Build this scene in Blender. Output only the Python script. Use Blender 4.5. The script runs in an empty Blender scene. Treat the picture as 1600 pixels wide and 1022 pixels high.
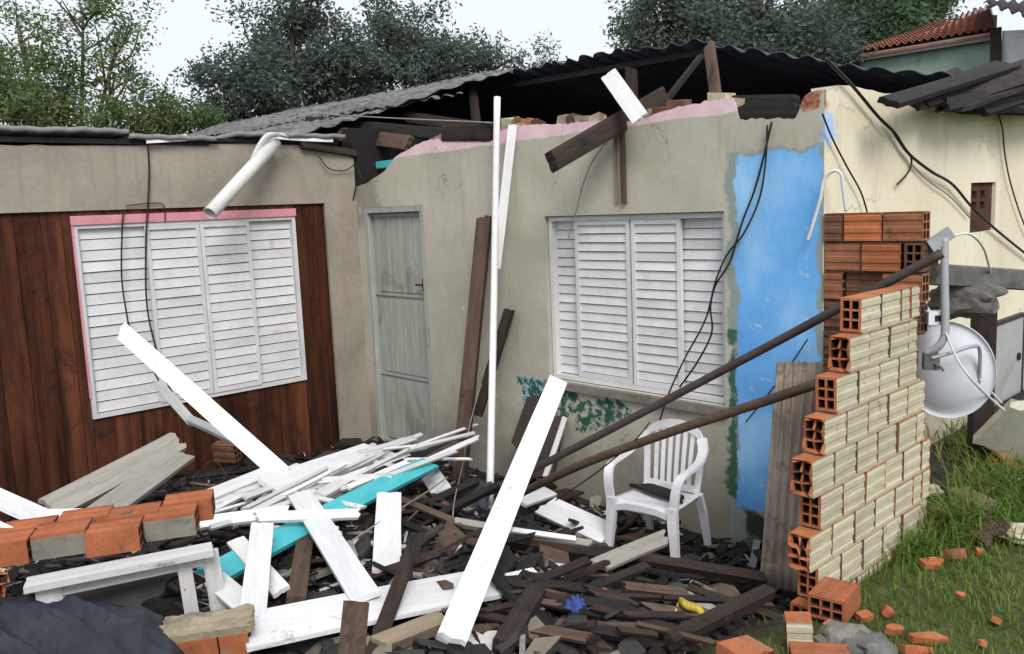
import bpy, bmesh, math, random
from mathutils import Vector, Matrix, noise
R_ = math.radians
rnd = random.Random(7)
S = bpy.context.scene
COL = S.collection

# ---------------------------------------------------------------- camera
FPX = 1361.4375
CX, CY = 800.0, 511.0
CAM = Vector((6.49777, -4.31505, 2.05))
RM = Matrix(((0.68969057, -0.0709275, 0.7206221),
             (0.72294167, 0.12381874, -0.67972367),
             (-0.04101542, 0.98976674, 0.13667306)))
cam = bpy.data.cameras.new("camera")
cam.sensor_width = 36.0
cam.lens = 36.0 * FPX / 1600.0
cam.clip_start = 0.05
cam.clip_end = 1000
camo = bpy.data.objects.new("camera", cam)
COL.objects.link(camo)
m4 = RM.to_4x4(); m4.translation = CAM
camo.matrix_world = m4
S.camera = camo

# ---------------------------------------------------------------- overcast sky and soft sun
SUN_EL = R_(44)
w = bpy.data.worlds.new("World"); S.world = w; w.use_nodes = True
nt = w.node_tree; nt.nodes.clear()
sky = nt.nodes.new("ShaderNodeTexSky"); sky.sky_type = 'NISHITA'; sky.sun_disc = False
sky.sun_elevation = SUN_EL; sky.sun_rotation = R_(122); sky.dust_density = 4.0; sky.air_density = 1.2
hs = nt.nodes.new("ShaderNodeHueSaturation"); hs.inputs['Saturation'].default_value = 0.10
mx = nt.nodes.new("ShaderNodeMix"); mx.data_type = 'RGBA'; mx.inputs[0].default_value = 0.72
mx.inputs[7].default_value = (8.9, 9.6, 10.4, 1)
bg = nt.nodes.new("ShaderNodeBackground"); bg.inputs[1].default_value = 0.084
out = nt.nodes.new("ShaderNodeOutputWorld")
nt.links.new(sky.outputs[0], hs.inputs['Color']); nt.links.new(hs.outputs[0], mx.inputs[6])
nt.links.new(mx.outputs[2], bg.inputs[0]); nt.links.new(bg.outputs[0], out.inputs[0])
sun = bpy.data.lights.new("sun", 'SUN'); sun.energy = 1.9; sun.angle = R_(25); sun.color = (1, 0.97, 0.93)
suno = bpy.data.objects.new("sun", sun); COL.objects.link(suno)
suno.rotation_euler = (R_(90) - SUN_EL, 0, R_(58)); suno.location = (12, -8, 12)
S.view_settings.view_transform = 'Standard'; S.view_settings.look = 'None'
S.view_settings.exposure = 0.52; S.view_settings.gamma = 1.0
S.view_settings.use_curve_mapping = False

# ---------------------------------------------------------------- helpers
def at(u, v, **k):
    """the point of the place seen at picture position u,v that lies on a given plane (x, y or z) or at depth d"""
    r = RM @ Vector(((u - CX) / FPX, -(v - CY) / FPX, -1.0))
    if 'd' in k: t = k['d']
    elif 'x' in k: t = (k['x'] - CAM.x) / r.x
    elif 'y' in k: t = (k['y'] - CAM.y) / r.y
    else: t = (k['z'] - CAM.z) / r.z
    return CAM + r * t
def depth(p): return -((RM.transposed() @ (Vector(p) - CAM)).z)
def rv(a=1.0): return Vector((rnd.uniform(-a, a), rnd.uniform(-a, a), rnd.uniform(-a, a)))
def sm(a, b, x):
    t = max(0, min(1, (x - a) / (b - a))); return t * t * (3 - 2 * t)

def tag(o, label=None, cat=None, group=None, kind=None):
    if label: o['label'] = label
    if cat: o['category'] = cat
    if group: o['group'] = group
    if kind: o['kind'] = kind
    return o
def mesh(name, vs, fs, mats, parent=None, smooth=False, mi=None, mat4=None):
    me = bpy.data.meshes.new(name)
    me.from_pydata([tuple(v) for v in vs], [], fs)
    for m in (mats if isinstance(mats, (list, tuple)) else [mats]): me.materials.append(m)
    if mi: me.polygons.foreach_set('material_index', mi)
    if smooth: me.polygons.foreach_set('use_smooth', [True] * len(me.polygons))
    me.update()
    return link(name, me, parent, mat4)
def link(name, me, parent=None, mat4=None):
    o = bpy.data.objects.new(name, me); COL.objects.link(o)
    if mat4 is not None: o.matrix_world = mat4
    if parent is not None:
        o.parent = parent
        o.matrix_parent_inverse = parent_mat(parent).inverted()
    return o
WM = {}
def parent_mat(p):
    m = p.matrix_basis.copy()
    q = p
    while q.parent is not None:
        m = q.parent.matrix_basis @ q.matrix_parent_inverse @ m
        q = q.parent
    return m
def empty(name, loc=(0, 0, 0), rz=0.0):
    o = bpy.data.objects.new(name, None); COL.objects.link(o)
    o.location = loc; o.rotation_euler = (0, 0, rz); o.empty_display_size = 0.1
    o.matrix_basis = Matrix.Translation(Vector(loc)) @ Matrix.Rotation(rz, 4, 'Z')
    return o
def basis(o, x, y, z):
    m = Matrix.Identity(4)
    for i in range(3):
        m[i][0] = x[i]; m[i][1] = y[i]; m[i][2] = z[i]; m[i][3] = o[i]
    return m
def boxv(x0, x1, y0, y1, z0, z1):
    vs = [(x, y, z) for x in (x0, x1) for y in (y0, y1) for z in (z0, z1)]
    fs = [(0, 1, 3, 2), (4, 6, 7, 5), (0, 4, 5, 1), (2, 3, 7, 6), (0, 2, 6, 4), (1, 5, 7, 3)]
    return vs, fs
class MB:
    def __init__(s): s.v = []; s.f = []; s.m = []
    def add(s, vs, fs, mi=0, M=None):
        b = len(s.v)
        s.v += [(M @ Vector(v)) if M is not None else Vector(v) for v in vs]
        s.f += [tuple(b + i for i in f) for f in fs]; s.m += [mi] * len(fs)
    def box(s, x0, x1, y0, y1, z0, z1, mi=0, M=None): s.add(*boxv(x0, x1, y0, y1, z0, z1), mi, M)
    def tube(s, pts, r, n=6, mi=0, closed=True):
        if not isinstance(r, (list, tuple)): r = [r] * len(pts)
        pts = [Vector(p) for p in pts]; vs = []; fs = []
        up = Vector((0.13, 0.21, 0.97))
        for i, p in enumerate(pts):
            d = (pts[min(i + 1, len(pts) - 1)] - pts[max(i - 1, 0)])
            if d.length < 1e-9: d = Vector((0, 0, 1))
            d.normalize()
            a = d.cross(up)
            if a.length < 0.05: a = d.cross(Vector((1, 0.1, 0)))
            a.normalize(); b = d.cross(a)
            for k in range(n):
                t = 2 * math.pi * k / n
                vs.append(p + (a * math.cos(t) + b * math.sin(t)) * r[i])
        for i in range(len(pts) - 1):
            for k in range(n):
                k2 = (k + 1) % n
                fs.append((i * n + k, i * n + k2, (i + 1) * n + k2, (i + 1) * n + k))
        if closed:
            fs.append(tuple(range(n - 1, -1, -1))); fs.append(tuple((len(pts) - 1) * n + k for k in range(n)))
        s.add(vs, fs, mi)
    def build(s, name, mats, parent=None, smooth=False, mat4=None):
        return mesh(name, s.v, s.f, mats, parent, smooth, s.m, mat4)
def spline(pts, n=8):
    pts = [Vector(p) for p in pts]; out = []
    for i in range(len(pts) - 1):
        p0 = pts[max(i - 1, 0)]; p1 = pts[i]; p2 = pts[i + 1]; p3 = pts[min(i + 2, len(pts) - 1)]
        for k in range(n):
            t = k / n
            out.append(0.5 * ((2 * p1) + (p2 - p0) * t + (2 * p0 - 5 * p1 + 4 * p2 - p3) * t * t + (3 * p1 - p0 - 3 * p2 + p3) * t ** 3))
    out.append(pts[-1]); return out

# ---------------------------------------------------------------- materials
class NG:
    """small node-graph builder"""
    def __init__(s, name):
        s.m = bpy.data.materials.new(name); s.m.use_nodes = True
        s.t = s.m.node_tree; s.t.nodes.clear()
        s.o = s.n('ShaderNodeOutputMaterial'); s.b = s.n('ShaderNodeBsdfPrincipled')
        s.t.links.new(s.b.outputs[0], s.o.inputs[0])
    def n(s, k, **a):
        x = s.t.nodes.new(k)
        for q, v in a.items(): setattr(x, q, v)
        return x
    def l(s, a, b): s.t.links.new(a, b)
    def set(s, sock, v):
        if isinstance(v, (int, float, tuple)): sock.default_value = v
        else: s.l(v, sock)
    def coord(s, kind='Object', rand=True):
        c = s.n('ShaderNodeTexCoord').outputs[kind]
        if rand:
            oi = s.n('ShaderNodeObjectInfo')
            mu = s.math('MULTIPLY', oi.outputs['Random'], 37.0)
            v = s.n('ShaderNodeVectorMath', operation='ADD'); s.l(c, v.inputs[0]); s.l(mu, v.inputs[1]); c = v.outputs[0]
        return c
    def map(s, c, sc=(1, 1, 1), loc=(0, 0, 0)):
        m = s.n('ShaderNodeMapping'); s.l(c, m.inputs[0]); m.inputs['Scale'].default_value = sc; m.inputs['Location'].default_value = loc
        return m.outputs[0]
    def noise(s, c, scale, detail=6, rough=0.6, dist=0.0):
        x = s.n('ShaderNodeTexNoise'); s.l(c, x.inputs['Vector'])
        x.inputs['Scale'].default_value = scale; x.inputs['Detail'].default_value = detail
        x.inputs['Roughness'].default_value = rough; x.inputs['Distortion'].default_value = dist
        return x.outputs['Fac']
    def ramp(s, f, stops):
        x = s.n('ShaderNodeValToRGB'); s.l(f, x.inputs[0]); e = x.color_ramp.elements
        while len(e) < len(stops): e.new(0.5)
        for i, (p, c) in enumerate(stops):
            e[i].position = p
            e[i].color = (c, c, c, 1) if isinstance(c, (int, float)) else (c[0], c[1], c[2], 1)
        return x.outputs[0]
    def math(s, op, a, b=0.0, clamp=False):
        x = s.n('ShaderNodeMath', operation=op); x.use_clamp = clamp
        s.set(x.inputs[0], a); s.set(x.inputs[1], b); return x.outputs[0]
    def mix(s, f, a, b, mode='MIX'):
        x = s.n('ShaderNodeMix'); x.data_type = 'RGBA'; x.blend_type = mode
        s.set(x.inputs[0], f)
        for i, v in ((6, a), (7, b)):
            if isinstance(v, tuple): x.inputs[i].default_value = (v[0], v[1], v[2], 1)
            else: s.l(v, x.inputs[i])
        return x.outputs[2]
    def sep(s, c):
        x = s.n('ShaderNodeSeparateXYZ'); s.l(c, x.inputs[0]); return x.outputs
    def step(s, v, a, b):
        x = s.n('ShaderNodeMapRange'); x.interpolation_type = 'SMOOTHSTEP'
        s.set(x.inputs[0], v); x.inputs[1].default_value = a; x.inputs[2].default_value = b
        return x.outputs[0]
    def cracks(s, c, scale, width=.010):
        w_ = s.n('ShaderNodeTexNoise'); s.l(c, w_.inputs['Vector']); w_.inputs['Scale'].default_value = 3.5; w_.inputs['Detail'].default_value = 6
        v = s.n('ShaderNodeVectorMath', operation='MULTIPLY_ADD'); s.l(w_.outputs['Color'], v.inputs[0]); v.inputs[1].default_value = (.5, .5, .5); s.l(c, v.inputs[2])
        x = s.n('ShaderNodeTexVoronoi'); x.feature = 'DISTANCE_TO_EDGE'; s.l(v.outputs[0], x.inputs['Vector']); x.inputs['Scale'].default_value = scale
        k = s.math('SUBTRACT', 1.0, s.step(x.outputs['Distance'], width * .25, width))
        return s.math('MULTIPLY', k, s.step(s.noise(c, 1.1, 3), .50, .62))
    def done(s, col, rough=0.8, bump=None, bs=0.3, bd=0.01, spec=0.3):
        s.set(s.b.inputs['Base Color'], col if not isinstance(col, tuple) else (col[0], col[1], col[2], 1))
        s.set(s.b.inputs['Roughness'], rough); s.b.inputs['Specular IOR Level'].default_value = spec
        if bump is not None:
            b = s.n('ShaderNodeBump'); b.inputs['Strength'].default_value = bs; b.inputs['Distance'].default_value = bd
            s.l(bump, b.inputs['Height']); s.l(b.outputs[0], s.b.inputs['Normal'])
        return s.m
MATS = {}
def NM(name, c1, c2, scale=6, rough=0.8, bs=0.3, bd=0.004, stretch=(1, 1, 1), dirt=None, dscale=3.0, dthr=(0.55, 0.75), spec=0.3, fine=0.25, tone=0.0, speck=None):
    """two-tone noise colour + optional dirt blotches + fine grain"""
    g = NG(name); c = g.coord(); cm = g.map(c, stretch)
    n1 = g.noise(cm, scale, 8, 0.65, 0.3)
    col = g.ramp(n1, [(0.3, c1), (0.7, c2)])
    n2 = g.noise(cm, scale * 7, 5, 0.7)
    col = g.mix(fine, col, g.ramp(n2, [(0.3, 0.45), (0.7, 1.0)]), 'MULTIPLY')
    if dirt:
        d = g.step(g.noise(g.map(c, (1, 2.5, 2.5)) if stretch[1] > 1 else c, dscale, 8, 0.75, 0.6), *dthr)
        col = g.mix(d, col, dirt)
    if speck:
        col = g.mix(g.step(g.noise(c, 46, 2, .5), .735, .765), col, speck)
        col = g.mix(g.math('MULTIPLY', g.step(g.noise(cm, 9, 8, .8, .5), .655, .69), .8), col, speck)
    if tone:
        oi = g.n('ShaderNodeObjectInfo')
        t = g.math('ADD', g.math('MULTIPLY', oi.outputs['Random'], tone), 1 - tone)
        cc = g.n('ShaderNodeCombineColor')
        for i in range(3): g.l(t, cc.inputs[i])
        col = g.mix(1.0, col, cc.outputs[0], 'MULTIPLY')
    b = g.math('ADD', n1, g.math('MULTIPLY', n2, 0.5))
    MATS[name] = g.done(col, rough, b, bs, bd, spec); return MATS[name]

GR = (1.2, 14, 14)
NM('white_paint', (.70, .69, .69), (.85, .84, .85), 3, .6, .45, .003, (1, 9, 9), (.30, .26, .22), 2.6, (.60, .74), fine=.22, tone=.16, speck=(.22, .18, .15))
NM('white_worn', (.50, .49, .48), (.72, .71, .70), 3, .65, .35, .003, (1, 8, 8), (.16, .13, .11), 3.5, (.60, .72), fine=.3, tone=.15, speck=(.14, .11, .09))
NM('teal_paint', (.05, .40, .45), (.10, .52, .56), 4, .5, .25, .002, (1, 6, 6), (.02, .14, .18), 4, (.62, .75), fine=.2)
NM('grey_wood', (.27, .25, .22), (.42, .39, .34), 2.5, .85, .6, .004, GR, (.12, .10, .085), 3, (.60, .8), fine=.45, tone=.2)
NM('brown_wood', (.075, .045, .032), (.15, .095, .068), 2.5, .8, .6, .004, GR, (.02, .015, .013), 2, (.52, .7), fine=.5, tone=.2)
NM('tan_wood', (.26, .20, .14), (.40, .32, .22), 2.5, .8, .6, .004, GR, (.10, .07, .05), 3, (.58, .75), fine=.45, tone=.2)
NM('charred', (.010, .009, .009), (.028, .023, .022), 4, .75, .8, .006, (1, 6, 6), (.06, .05, .048), 5, (.64, .72), fine=.5, tone=.3)
NM('burnt_brown', (.022, .015, .012), (.06, .038, .028), 3, .8, .7, .005, GR, (.010, .009, .009), 2.5, (.5, .66), fine=.5, tone=.25)
NM('red_plank', (.018, .008, .006), (.195, .066, .032), 1.1, .75, .4, .003, (10, 10, .8), (.022, .010, .008), 1.0, (.50, .72), fine=.45, tone=.55, spec=.12)
NM('pink_paint', (.58, .22, .27), (.70, .32, .36), 5, .6, .2, .002, (1, 1, 1), (.35, .12, .14), 6, (.6, .75))
NM('shutter', (.58, .565, .57), (.74, .725, .73), 3, .5, .2, .002, (1, 1, 1), (.30, .25, .20), 5, (.60, .80), fine=.15, tone=.14)
NM('fibro', (.085, .083, .088), (.24, .235, .235), 2.2, .9, .5, .004, (.6, 3, 3), (.045, .042, .042), 5, (.50, .62), fine=.45)
NM('fibro_pale', (.20, .195, .19), (.30, .29, .285), 4, .9, .5, .004, (1, 1, 1), (.09, .085, .08), 4, (.55, .7), fine=.35)
NM('fibro_brown', (.25, .205, .17), (.40, .335, .28), 2, .9, .4, .004, (1, 6, 1), (.07, .05, .04), 2.5, (.5, .72), fine=.35)
NM('soot_sheet', (.045, .050, .072), (.075, .080, .105), 3, .7, .3, .003, (1, 1, 1), (.05, .035, .03), 2, (.60, .75), fine=.3)
NM('sooty_roof', (.020, .017, .018), (.065, .045, .042), 2, .8, .4, .003, (1, 5, 1), (.012, .012, .014), 2.5, (.45, .65), fine=.4)
NM('brick', (.38, .115, .046), (.54, .185, .075), 9, .9, .6, .004, (1, 1, 1), (.30, .22, .155), 6, (.54, .70), fine=.3, tone=.25)
NM('brick_dark', (.11, .055, .038), (.24, .11, .065), 7, .9, .5, .003, (1, 1, 1), (.05, .04, .035), 5, (.52, .7), fine=.35, tone=.35)
NM('brick_hole', (.035, .016, .010), (.06, .025, .015), 9, .95, .2, .002)
NM('brick_cream', (.46, .41, .28), (.62, .57, .43), 7, .9, .6, .003, (1, 1, 4), (.36, .17, .09), 8, (.60, .70), fine=.4, tone=.16)
NM('mortar', (.34, .30, .20), (.50, .45, .32), 12, .95, .8, .004)
NM('mortar_dark', (.05, .043, .036), (.10, .085, .07), 12, .95, .8, .004)
NM('grey_render', (.15, .14, .12), (.26, .24, .20), 8, .95, .7, .004, (1, 1, 1), (.09, .085, .06), 4, (.5, .7))
NM('concrete', (.085, .08, .075), (.19, .18, .17), 6, .95, .8, .006, (1, 1, 1), (.04, .038, .036), 3, (.5, .7))
NM('plastic', (.64, .62, .65), (.76, .75, .77), 4, .45, .05, .001, dirt=(.34, .30, .26), dscale=5, dthr=(.52, .80), fine=.10, spec=.4)
NM('dish_paint', (.66, .68, .74), (.74, .75, .80), 2, .4, .03, .001, dirt=(.40, .36, .32), dscale=4, dthr=(.54, .80), fine=.10, spec=.35)
NM('grey_metal', (.28, .29, .31), (.38, .39, .41), 6, .45, .1, .001, dirt=(.16, .13, .11), dscale=8, dthr=(.6, .75), spec=.5)
NM('dark_metal', (.035, .026, .024), (.075, .055, .05), 5, .6, .3, .002, (1, 4, 4), fine=.4)
NM('cable', (.012, .012, .013), (.022, .021, .021), 8, .5, .1, .001)
NM('cable_white', (.62, .61, .60), (.75, .74, .73), 8, .5, .1, .001)
NM('wire', (.20, .17, .14), (.32, .28, .22), 8, .6, .1, .001)
NM('gutter', (.58, .57, .55), (.72, .71, .69), 3, .45, .1, .001, dirt=(.30, .25, .20), dscale=4, dthr=(.52, .75), fine=.2)
NM('tarp', (.013, .016, .023), (.034, .040, .052), 5, .62, .3, .003, fine=.35)
NM('blue_cloth', (.03, .055, .22), (.06, .10, .34), 6, .85, .5, .004, dirt=(.05, .05, .06), dscale=7, dthr=(.5, .65), fine=.4)
NM('yellow', (.46, .33, .03), (.62, .45, .05), 6, .7, .4, .003, dirt=(.16, .12, .06), dscale=9, dthr=(.5, .65), fine=.4)
NM('orange_ball', (.55, .12, .05), (.65, .18, .07), 6, .6, .1, .001)
NM('slate', (.030, .028, .030), (.085, .078, .076), 5, .85, .5, .003, dirt=(.16, .145, .13), dscale=4, dthr=(.60, .72), fine=.4, tone=.5)
NM('pale_shard', (.17, .145, .115), (.30, .26, .21), 5, .9, .5, .003, dirt=(.12, .10, .085), dscale=4, dthr=(.52, .7), fine=.4, tone=.4)
NM('bark', (.045, .035, .026), (.10, .08, .06), 8, .95, .7, .008, (1, 1, .3))
NM('roof_tile', (.20, .085, .06), (.33, .15, .105), 5, 1.0, .2, .004, spec=.02, dirt=(.13, .075, .06), dscale=2.5, dthr=(.5, .7), fine=.35)
NM('green_wall', (.24, .34, .27), (.32, .42, .34), 3, .9, .2, .003, dirt=(.16, .22, .17), dscale=1.5, dthr=(.52, .75))
NM('white_wall', (.60, .60, .62), (.70, .70, .71), 3, .9, .2, .003)
NM('cabinet', (.36, .35, .35), (.45, .44, .44), 3, .6, .1, .002, dirt=(.25, .23, .21), dscale=2, dthr=(.52, .75))
NM('vent', (.055, .022, .018), (.11, .042, .03), 7, .9, .4, .003, fine=.3)
NM('brick_mid', (.30, .12, .06), (.50, .205, .10), 7, .9, .5, .003, (1, 1, 1), (.10, .06, .045), 4, (.50, .7), fine=.35, tone=.35)
NM('brick_old', (.30, .092, .040), (.48, .155, .068), 6, .92, .9, .008, (1, 1, 1), (.13, .085, .06), 8, (.57, .67), fine=.35, tone=.18)
NM('tan_render', (.22, .18, .125), (.36, .30, .21), 7, .95, .8, .006, dirt=(.12, .10, .08), dscale=5, dthr=(.52, .7), fine=.4)
NM('plaster_lump', (.62, .59, .50), (.76, .73, .65), 6, .95, .6, .005, dirt=(.30, .25, .18), dscale=5, dthr=(.56, .72))
NM('dark_panel', (.022, .016, .014), (.045, .032, .027), 3, .6, .3, .003)

def leafmat(name, c1, c2, c3):
    g = NG(name); c = g.coord()
    n1 = g.noise(c, 1.4, 4); n2 = g.noise(c, 11, 2)
    col = g.ramp(n1, [(.3, c1), (.55, c2), (.75, c3)])
    col = g.mix(.5, col, g.ramp(n2, [(.3, .5), (.7, 1.25)]), 'MULTIPLY')
    MATS[name] = g.done(col, .6, spec=.25)
    g.b.inputs['Subsurface Weight'].default_value = 0.0
    tr = g.n('ShaderNodeBsdfTranslucent'); g.l(col, tr.inputs[0])
    mxs = g.n('ShaderNodeMixShader'); mxs.inputs[0].default_value = .42
    g.l(g.b.outputs[0], mxs.inputs[1]); g.l(tr.outputs[0], mxs.inputs[2]); g.l(mxs.outputs[0], g.o.inputs[0])
leafmat('leaf_light', (.10, .15, .045), (.16, .215, .07), (.25, .31, .12))
leafmat('leaf_dark', (.075, .105, .092), (.12, .15, .13), (.17, .21, .165))
leafmat('leaf_mid', (.085, .125, .095), (.13, .175, .13), (.18, .235, .165))
leafmat('leaf_green', (.060, .110, .055), (.090, .155, .075), (.14, .22, .10))
leafmat('grass_blade', (.105, .185, .034), (.175, .25, .050), (.36, .34, .13))

def plaster_b():
    g = NG('plaster_front'); c = g.coord(rand=False)
    wob = g.noise(c, 4.5, 8, .65); wob2 = g.noise(c, 17, 6, .7)
    x, y, z = g.sep(c)
    w1 = g.math('MULTIPLY', g.math('SUBTRACT', wob, .5), .42)
    w2 = g.math('MULTIPLY', g.math('SUBTRACT', wob2, .5), .10)
    wv = g.math('ADD', w1, w2)
    def rect(x0, x1, z0, z1, soft=.01, amt=1.0):
        dx = g.math('SUBTRACT', g.math('ABSOLUTE', g.math('SUBTRACT', x, (x0 + x1) / 2)), (x1 - x0) / 2)
        dz = g.math('SUBTRACT', g.math('ABSOLUTE', g.math('SUBTRACT', z, (z0 + z1) / 2)), (z1 - z0) / 2)
        d = g.math('ADD', g.math('MAXIMUM', dx, dz), g.math('MULTIPLY', wv, amt))
        return g.math('SUBTRACT', 1.0, g.step(d, -soft, soft))
    big = g.noise(c, 1.3, 5, .6, .5)
    col = g.ramp(big, [(.3, (.37, .345, .275)), (.7, (.50, .475, .39))])
    fine = g.noise(c, 30, 6, .7)
    col = g.mix(.30, col, g.ramp(fine, [(.3, .6), (.7, 1.05)]), 'MULTIPLY')
    streak = g.noise(g.map(c, (9, 1, .7)), 1.5, 6, .7, .2)
    col = g.mix(g.math('MULTIPLY', g.step(streak, .54, .78), .55), col, (.20, .175, .135))
    col = g.mix(g.math('MULTIPLY', g.step(g.noise(c, 2.1, 6, .7, 1.0), .56, .74), .5), col, (.50, .48, .42))
    # grime near the foot of the wall
    low = g.math('SUBTRACT', 1.0, g.step(g.math('ADD', z, g.math('MULTIPLY', wv, 2.0)), .15, .75))
    col = g.mix(g.math('MULTIPLY', low, .55), col, (.13, .115, .09))
    # old green and pale blue coats showing through below the window
    col = g.mix(rect(2.02, 2.35, .60, .80, .012, 1.5), col, (.30, .42, .52))
    col = g.mix(g.math('MULTIPLY', rect(2.03, 2.95, .56, .77, .012, 1.7), g.step(g.noise(c, 14, 5, .7), .42, .52)), col, (.020, .085, .055))
    col = g.mix(rect(1.42, 1.47, .98, 1.07, .01, .5), col, (.04, .12, .06))
    # plaster repair flecks
    fl = g.step(g.noise(g.map(c, (1, 1, .6)), 7, 2, .4), .73, .755)
    col = g.mix(g.math('MULTIPLY', fl, .8), col, (.66, .64, .58))
    # blue panel with worn green/grey margins
    col = g.mix(rect(3.735, 4.40, .05, 2.31, .015, .55), col, (.25, .30, .27))
    col = g.mix(rect(3.73, 3.80, .30, 1.30, .015, .8), col, (.045, .11, .065))
    brush = g.noise(g.map(c, (5, 5, 1)), 6, 7, .75, .3)
    bl = g.ramp(g.noise(c, 1.7, 3, .5, .2), [(.30, (.10, .33, .74)), (.5, (.16, .43, .82)), (.70, (.34, .60, .88))])  # large pale blotches put white glare into the blue colour
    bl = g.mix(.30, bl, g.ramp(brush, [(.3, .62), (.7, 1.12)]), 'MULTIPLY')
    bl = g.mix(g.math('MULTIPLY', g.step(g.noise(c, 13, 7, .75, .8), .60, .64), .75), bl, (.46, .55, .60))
    bl = g.mix(g.step(g.noise(c, 24, 5, .7), .70, .73), bl, (.07, .10, .10))
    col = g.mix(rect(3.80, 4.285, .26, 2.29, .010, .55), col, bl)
    col = g.mix(rect(4.28, 4.37, 2.33, 2.46, .02, .7), col, (.30, .50, .80))
    col = g.mix(rect(3.86, 4.40, .02, .22, .03, .8), col, (.035, .045, .025))
    # pink strip and bare masonry at the broken head of the wall
    zz = g.math('ADD', g.math('ADD', z, g.math('MULTIPLY', x, -.012)), g.math('MULTIPLY', wv, .13))
    pk = g.math('MULTIPLY', g.step(zz, 2.470, 2.478), g.math('SUBTRACT', 1.0, g.step(g.math('ADD', x, g.math('MULTIPLY', wv, .3)), 4.02, 4.04)))
    col = g.mix(pk, col, g.ramp(g.noise(c, 6, 5), [(.3, (.62, .42, .47)), (.7, (.76, .56, .60))]))
    raw = g.step(g.math('ADD', zz, g.math('MULTIPLY', wv, .35)), 2.560, 2.575)
    raw = g.math('MULTIPLY', raw, g.math('SUBTRACT', 1.0, g.step(x, 4.27, 4.30)))
    col = g.mix(raw, col, g.ramp(g.noise(c, 16, 5, .7), [(.35, (.09, .055, .042)), (.5, (.26, .16, .11)), (.66, (.42, .36, .28))]))
    col = g.mix(rect(4.10, 4.27, 2.50, 2.68, .01, .7), col, g.ramp(g.noise(c, 22, 5, .7), [(.38, (.07, .04, .03)), (.55, (.38, .14, .08)), (.7, (.42, .33, .24))]))
    # smoke staining beneath the burnt roof, left end
    g2 = rect(-.05, .34, 1.9, 2.8, .06, .8)
    col = g.mix(g.math('MULTIPLY', g2, .5), col, (.17, .15, .125))
    nb = g.math('SUBTRACT', 1.0, g.step(x, 3.6, 3.7))
    col = g.mix(g.math('MULTIPLY', g.math('MULTIPLY', g.cracks(c, 1.1, .006), nb), .5), col, (.12, .105, .085))
    col = g.mix(g.step(g.noise(c, 42, 3, .5), .76, .80), col, (.12, .10, .08))
    b = g.math('ADD', g.math('MULTIPLY', wob, .6), g.math('MULTIPLY', fine, .3))
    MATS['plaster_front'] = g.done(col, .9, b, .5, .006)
plaster_b()
def plaster_a():
    g = NG('plaster_wing'); c = g.coord(rand=False)
    col = g.ramp(g.noise(c, 1.6, 6, .6, .6), [(.3, (.245, .210, .172)), (.7, (.37, .325, .270))])
    fine = g.noise(c, 26, 6, .7)
    col = g.mix(.35, col, g.ramp(fine, [(.3, .6), (.7, 1.05)]), 'MULTIPLY')
    st = g.noise(g.map(c, (1, 7, .7)), 1.6, 6, .7, .2)
    col = g.mix(g.math('MULTIPLY', g.step(st, .52, .76), .55), col, (.19, .165, .14))
    col = g.mix(g.math('MULTIPLY', g.step(g.noise(c, 2.3, 5, .7, .6), .58, .76), .5), col, (.50, .46, .40))
    col = g.mix(g.math('MULTIPLY', g.cracks(c, .9, .006), .5), col, (.09, .075, .06))
    col = g.mix(g.step(g.noise(c, 38, 3, .5), .76, .80), col, (.12, .10, .08))
    MATS['plaster_wing'] = g.done(col, .9, fine, .4, .005)
plaster_a()
def plaster_c():
    g = NG('plaster_side'); c = g.coord(rand=False); x, y, z = g.sep(c)
    col = g.ramp(g.noise(c, 1.2, 6, .6, .6), [(.3, (.70, .62, .46)), (.7, (.80, .74, .58))])
    fine = g.noise(c, 26, 6, .7)
    col = g.mix(.25, col, g.ramp(fine, [(.3, .65), (.7, 1.05)]), 'MULTIPLY')
    st = g.noise(g.map(c, (1, 5, .6)), 1.5, 6, .7, .3)
    col = g.mix(g.math('MULTIPLY', g.step(st, .52, .75), .35), col, (.40, .33, .22))
    d = g.math('ADD', y, g.math('MULTIPLY', g.math('SUBTRACT', g.noise(c, 7, 6, .7), .5), .35))
    mid = g.math('MULTIPLY', g.step(z, 2.24, 2.36), g.math('SUBTRACT', 1.0, g.step(z, 2.42, 2.50)))
    col = g.mix(g.math('MULTIPLY', mid, g.math('SUBTRACT', 1.0, g.step(d, .05, .12))), col, (.36, .52, .78))
    top = g.math('MULTIPLY', g.step(z, 2.44, 2.52), g.math('SUBTRACT', 1.0, g.step(d, -.02, .03)))
    col = g.mix(top, col, g.ramp(g.noise(c, 22, 5, .7), [(.38, (.08, .045, .03)), (.55, (.40, .15, .085)), (.7, (.42, .33, .24))]))
    low = g.math('SUBTRACT', 1.0, g.step(g.math('ADD', z, g.math('MULTIPLY', g.noise(c, 4, 5), .5)), .85, 1.25))
    col = g.mix(g.math('MULTIPLY', low, .5), col, (.24, .20, .15))
    col = g.mix(g.math('MULTIPLY', g.cracks(c, .8, .006), .4), col, (.22, .18, .12))
    MATS['plaster_side'] = g.done(col, .9, fine, .4, .005)
plaster_c()
def door_mat():
    g = NG('door_grey'); c = g.coord(rand=False); x, y, z = g.sep(c)
    st = g.noise(g.map(c, (14, 14, .8)), 2, 7, .7, .2)
    col = g.ramp(st, [(.3, (.27, .28, .245)), (.7, (.42, .43, .385))])
    col = g.mix(.3, col, g.ramp(g.noise(c, 30, 5, .7), [(.3, .6), (.7, 1.05)]), 'MULTIPLY')
    br = g.step(g.noise(g.map(c, (1, 1, .6)), 3.2, 7, .7, .6), .52, .68)
    col = g.mix(g.math('MULTIPLY', br, .6), col, (.15, .12, .095))
    MATS['door_grey'] = g.done(col, .75, st, .5, .004)
door_mat()
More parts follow.
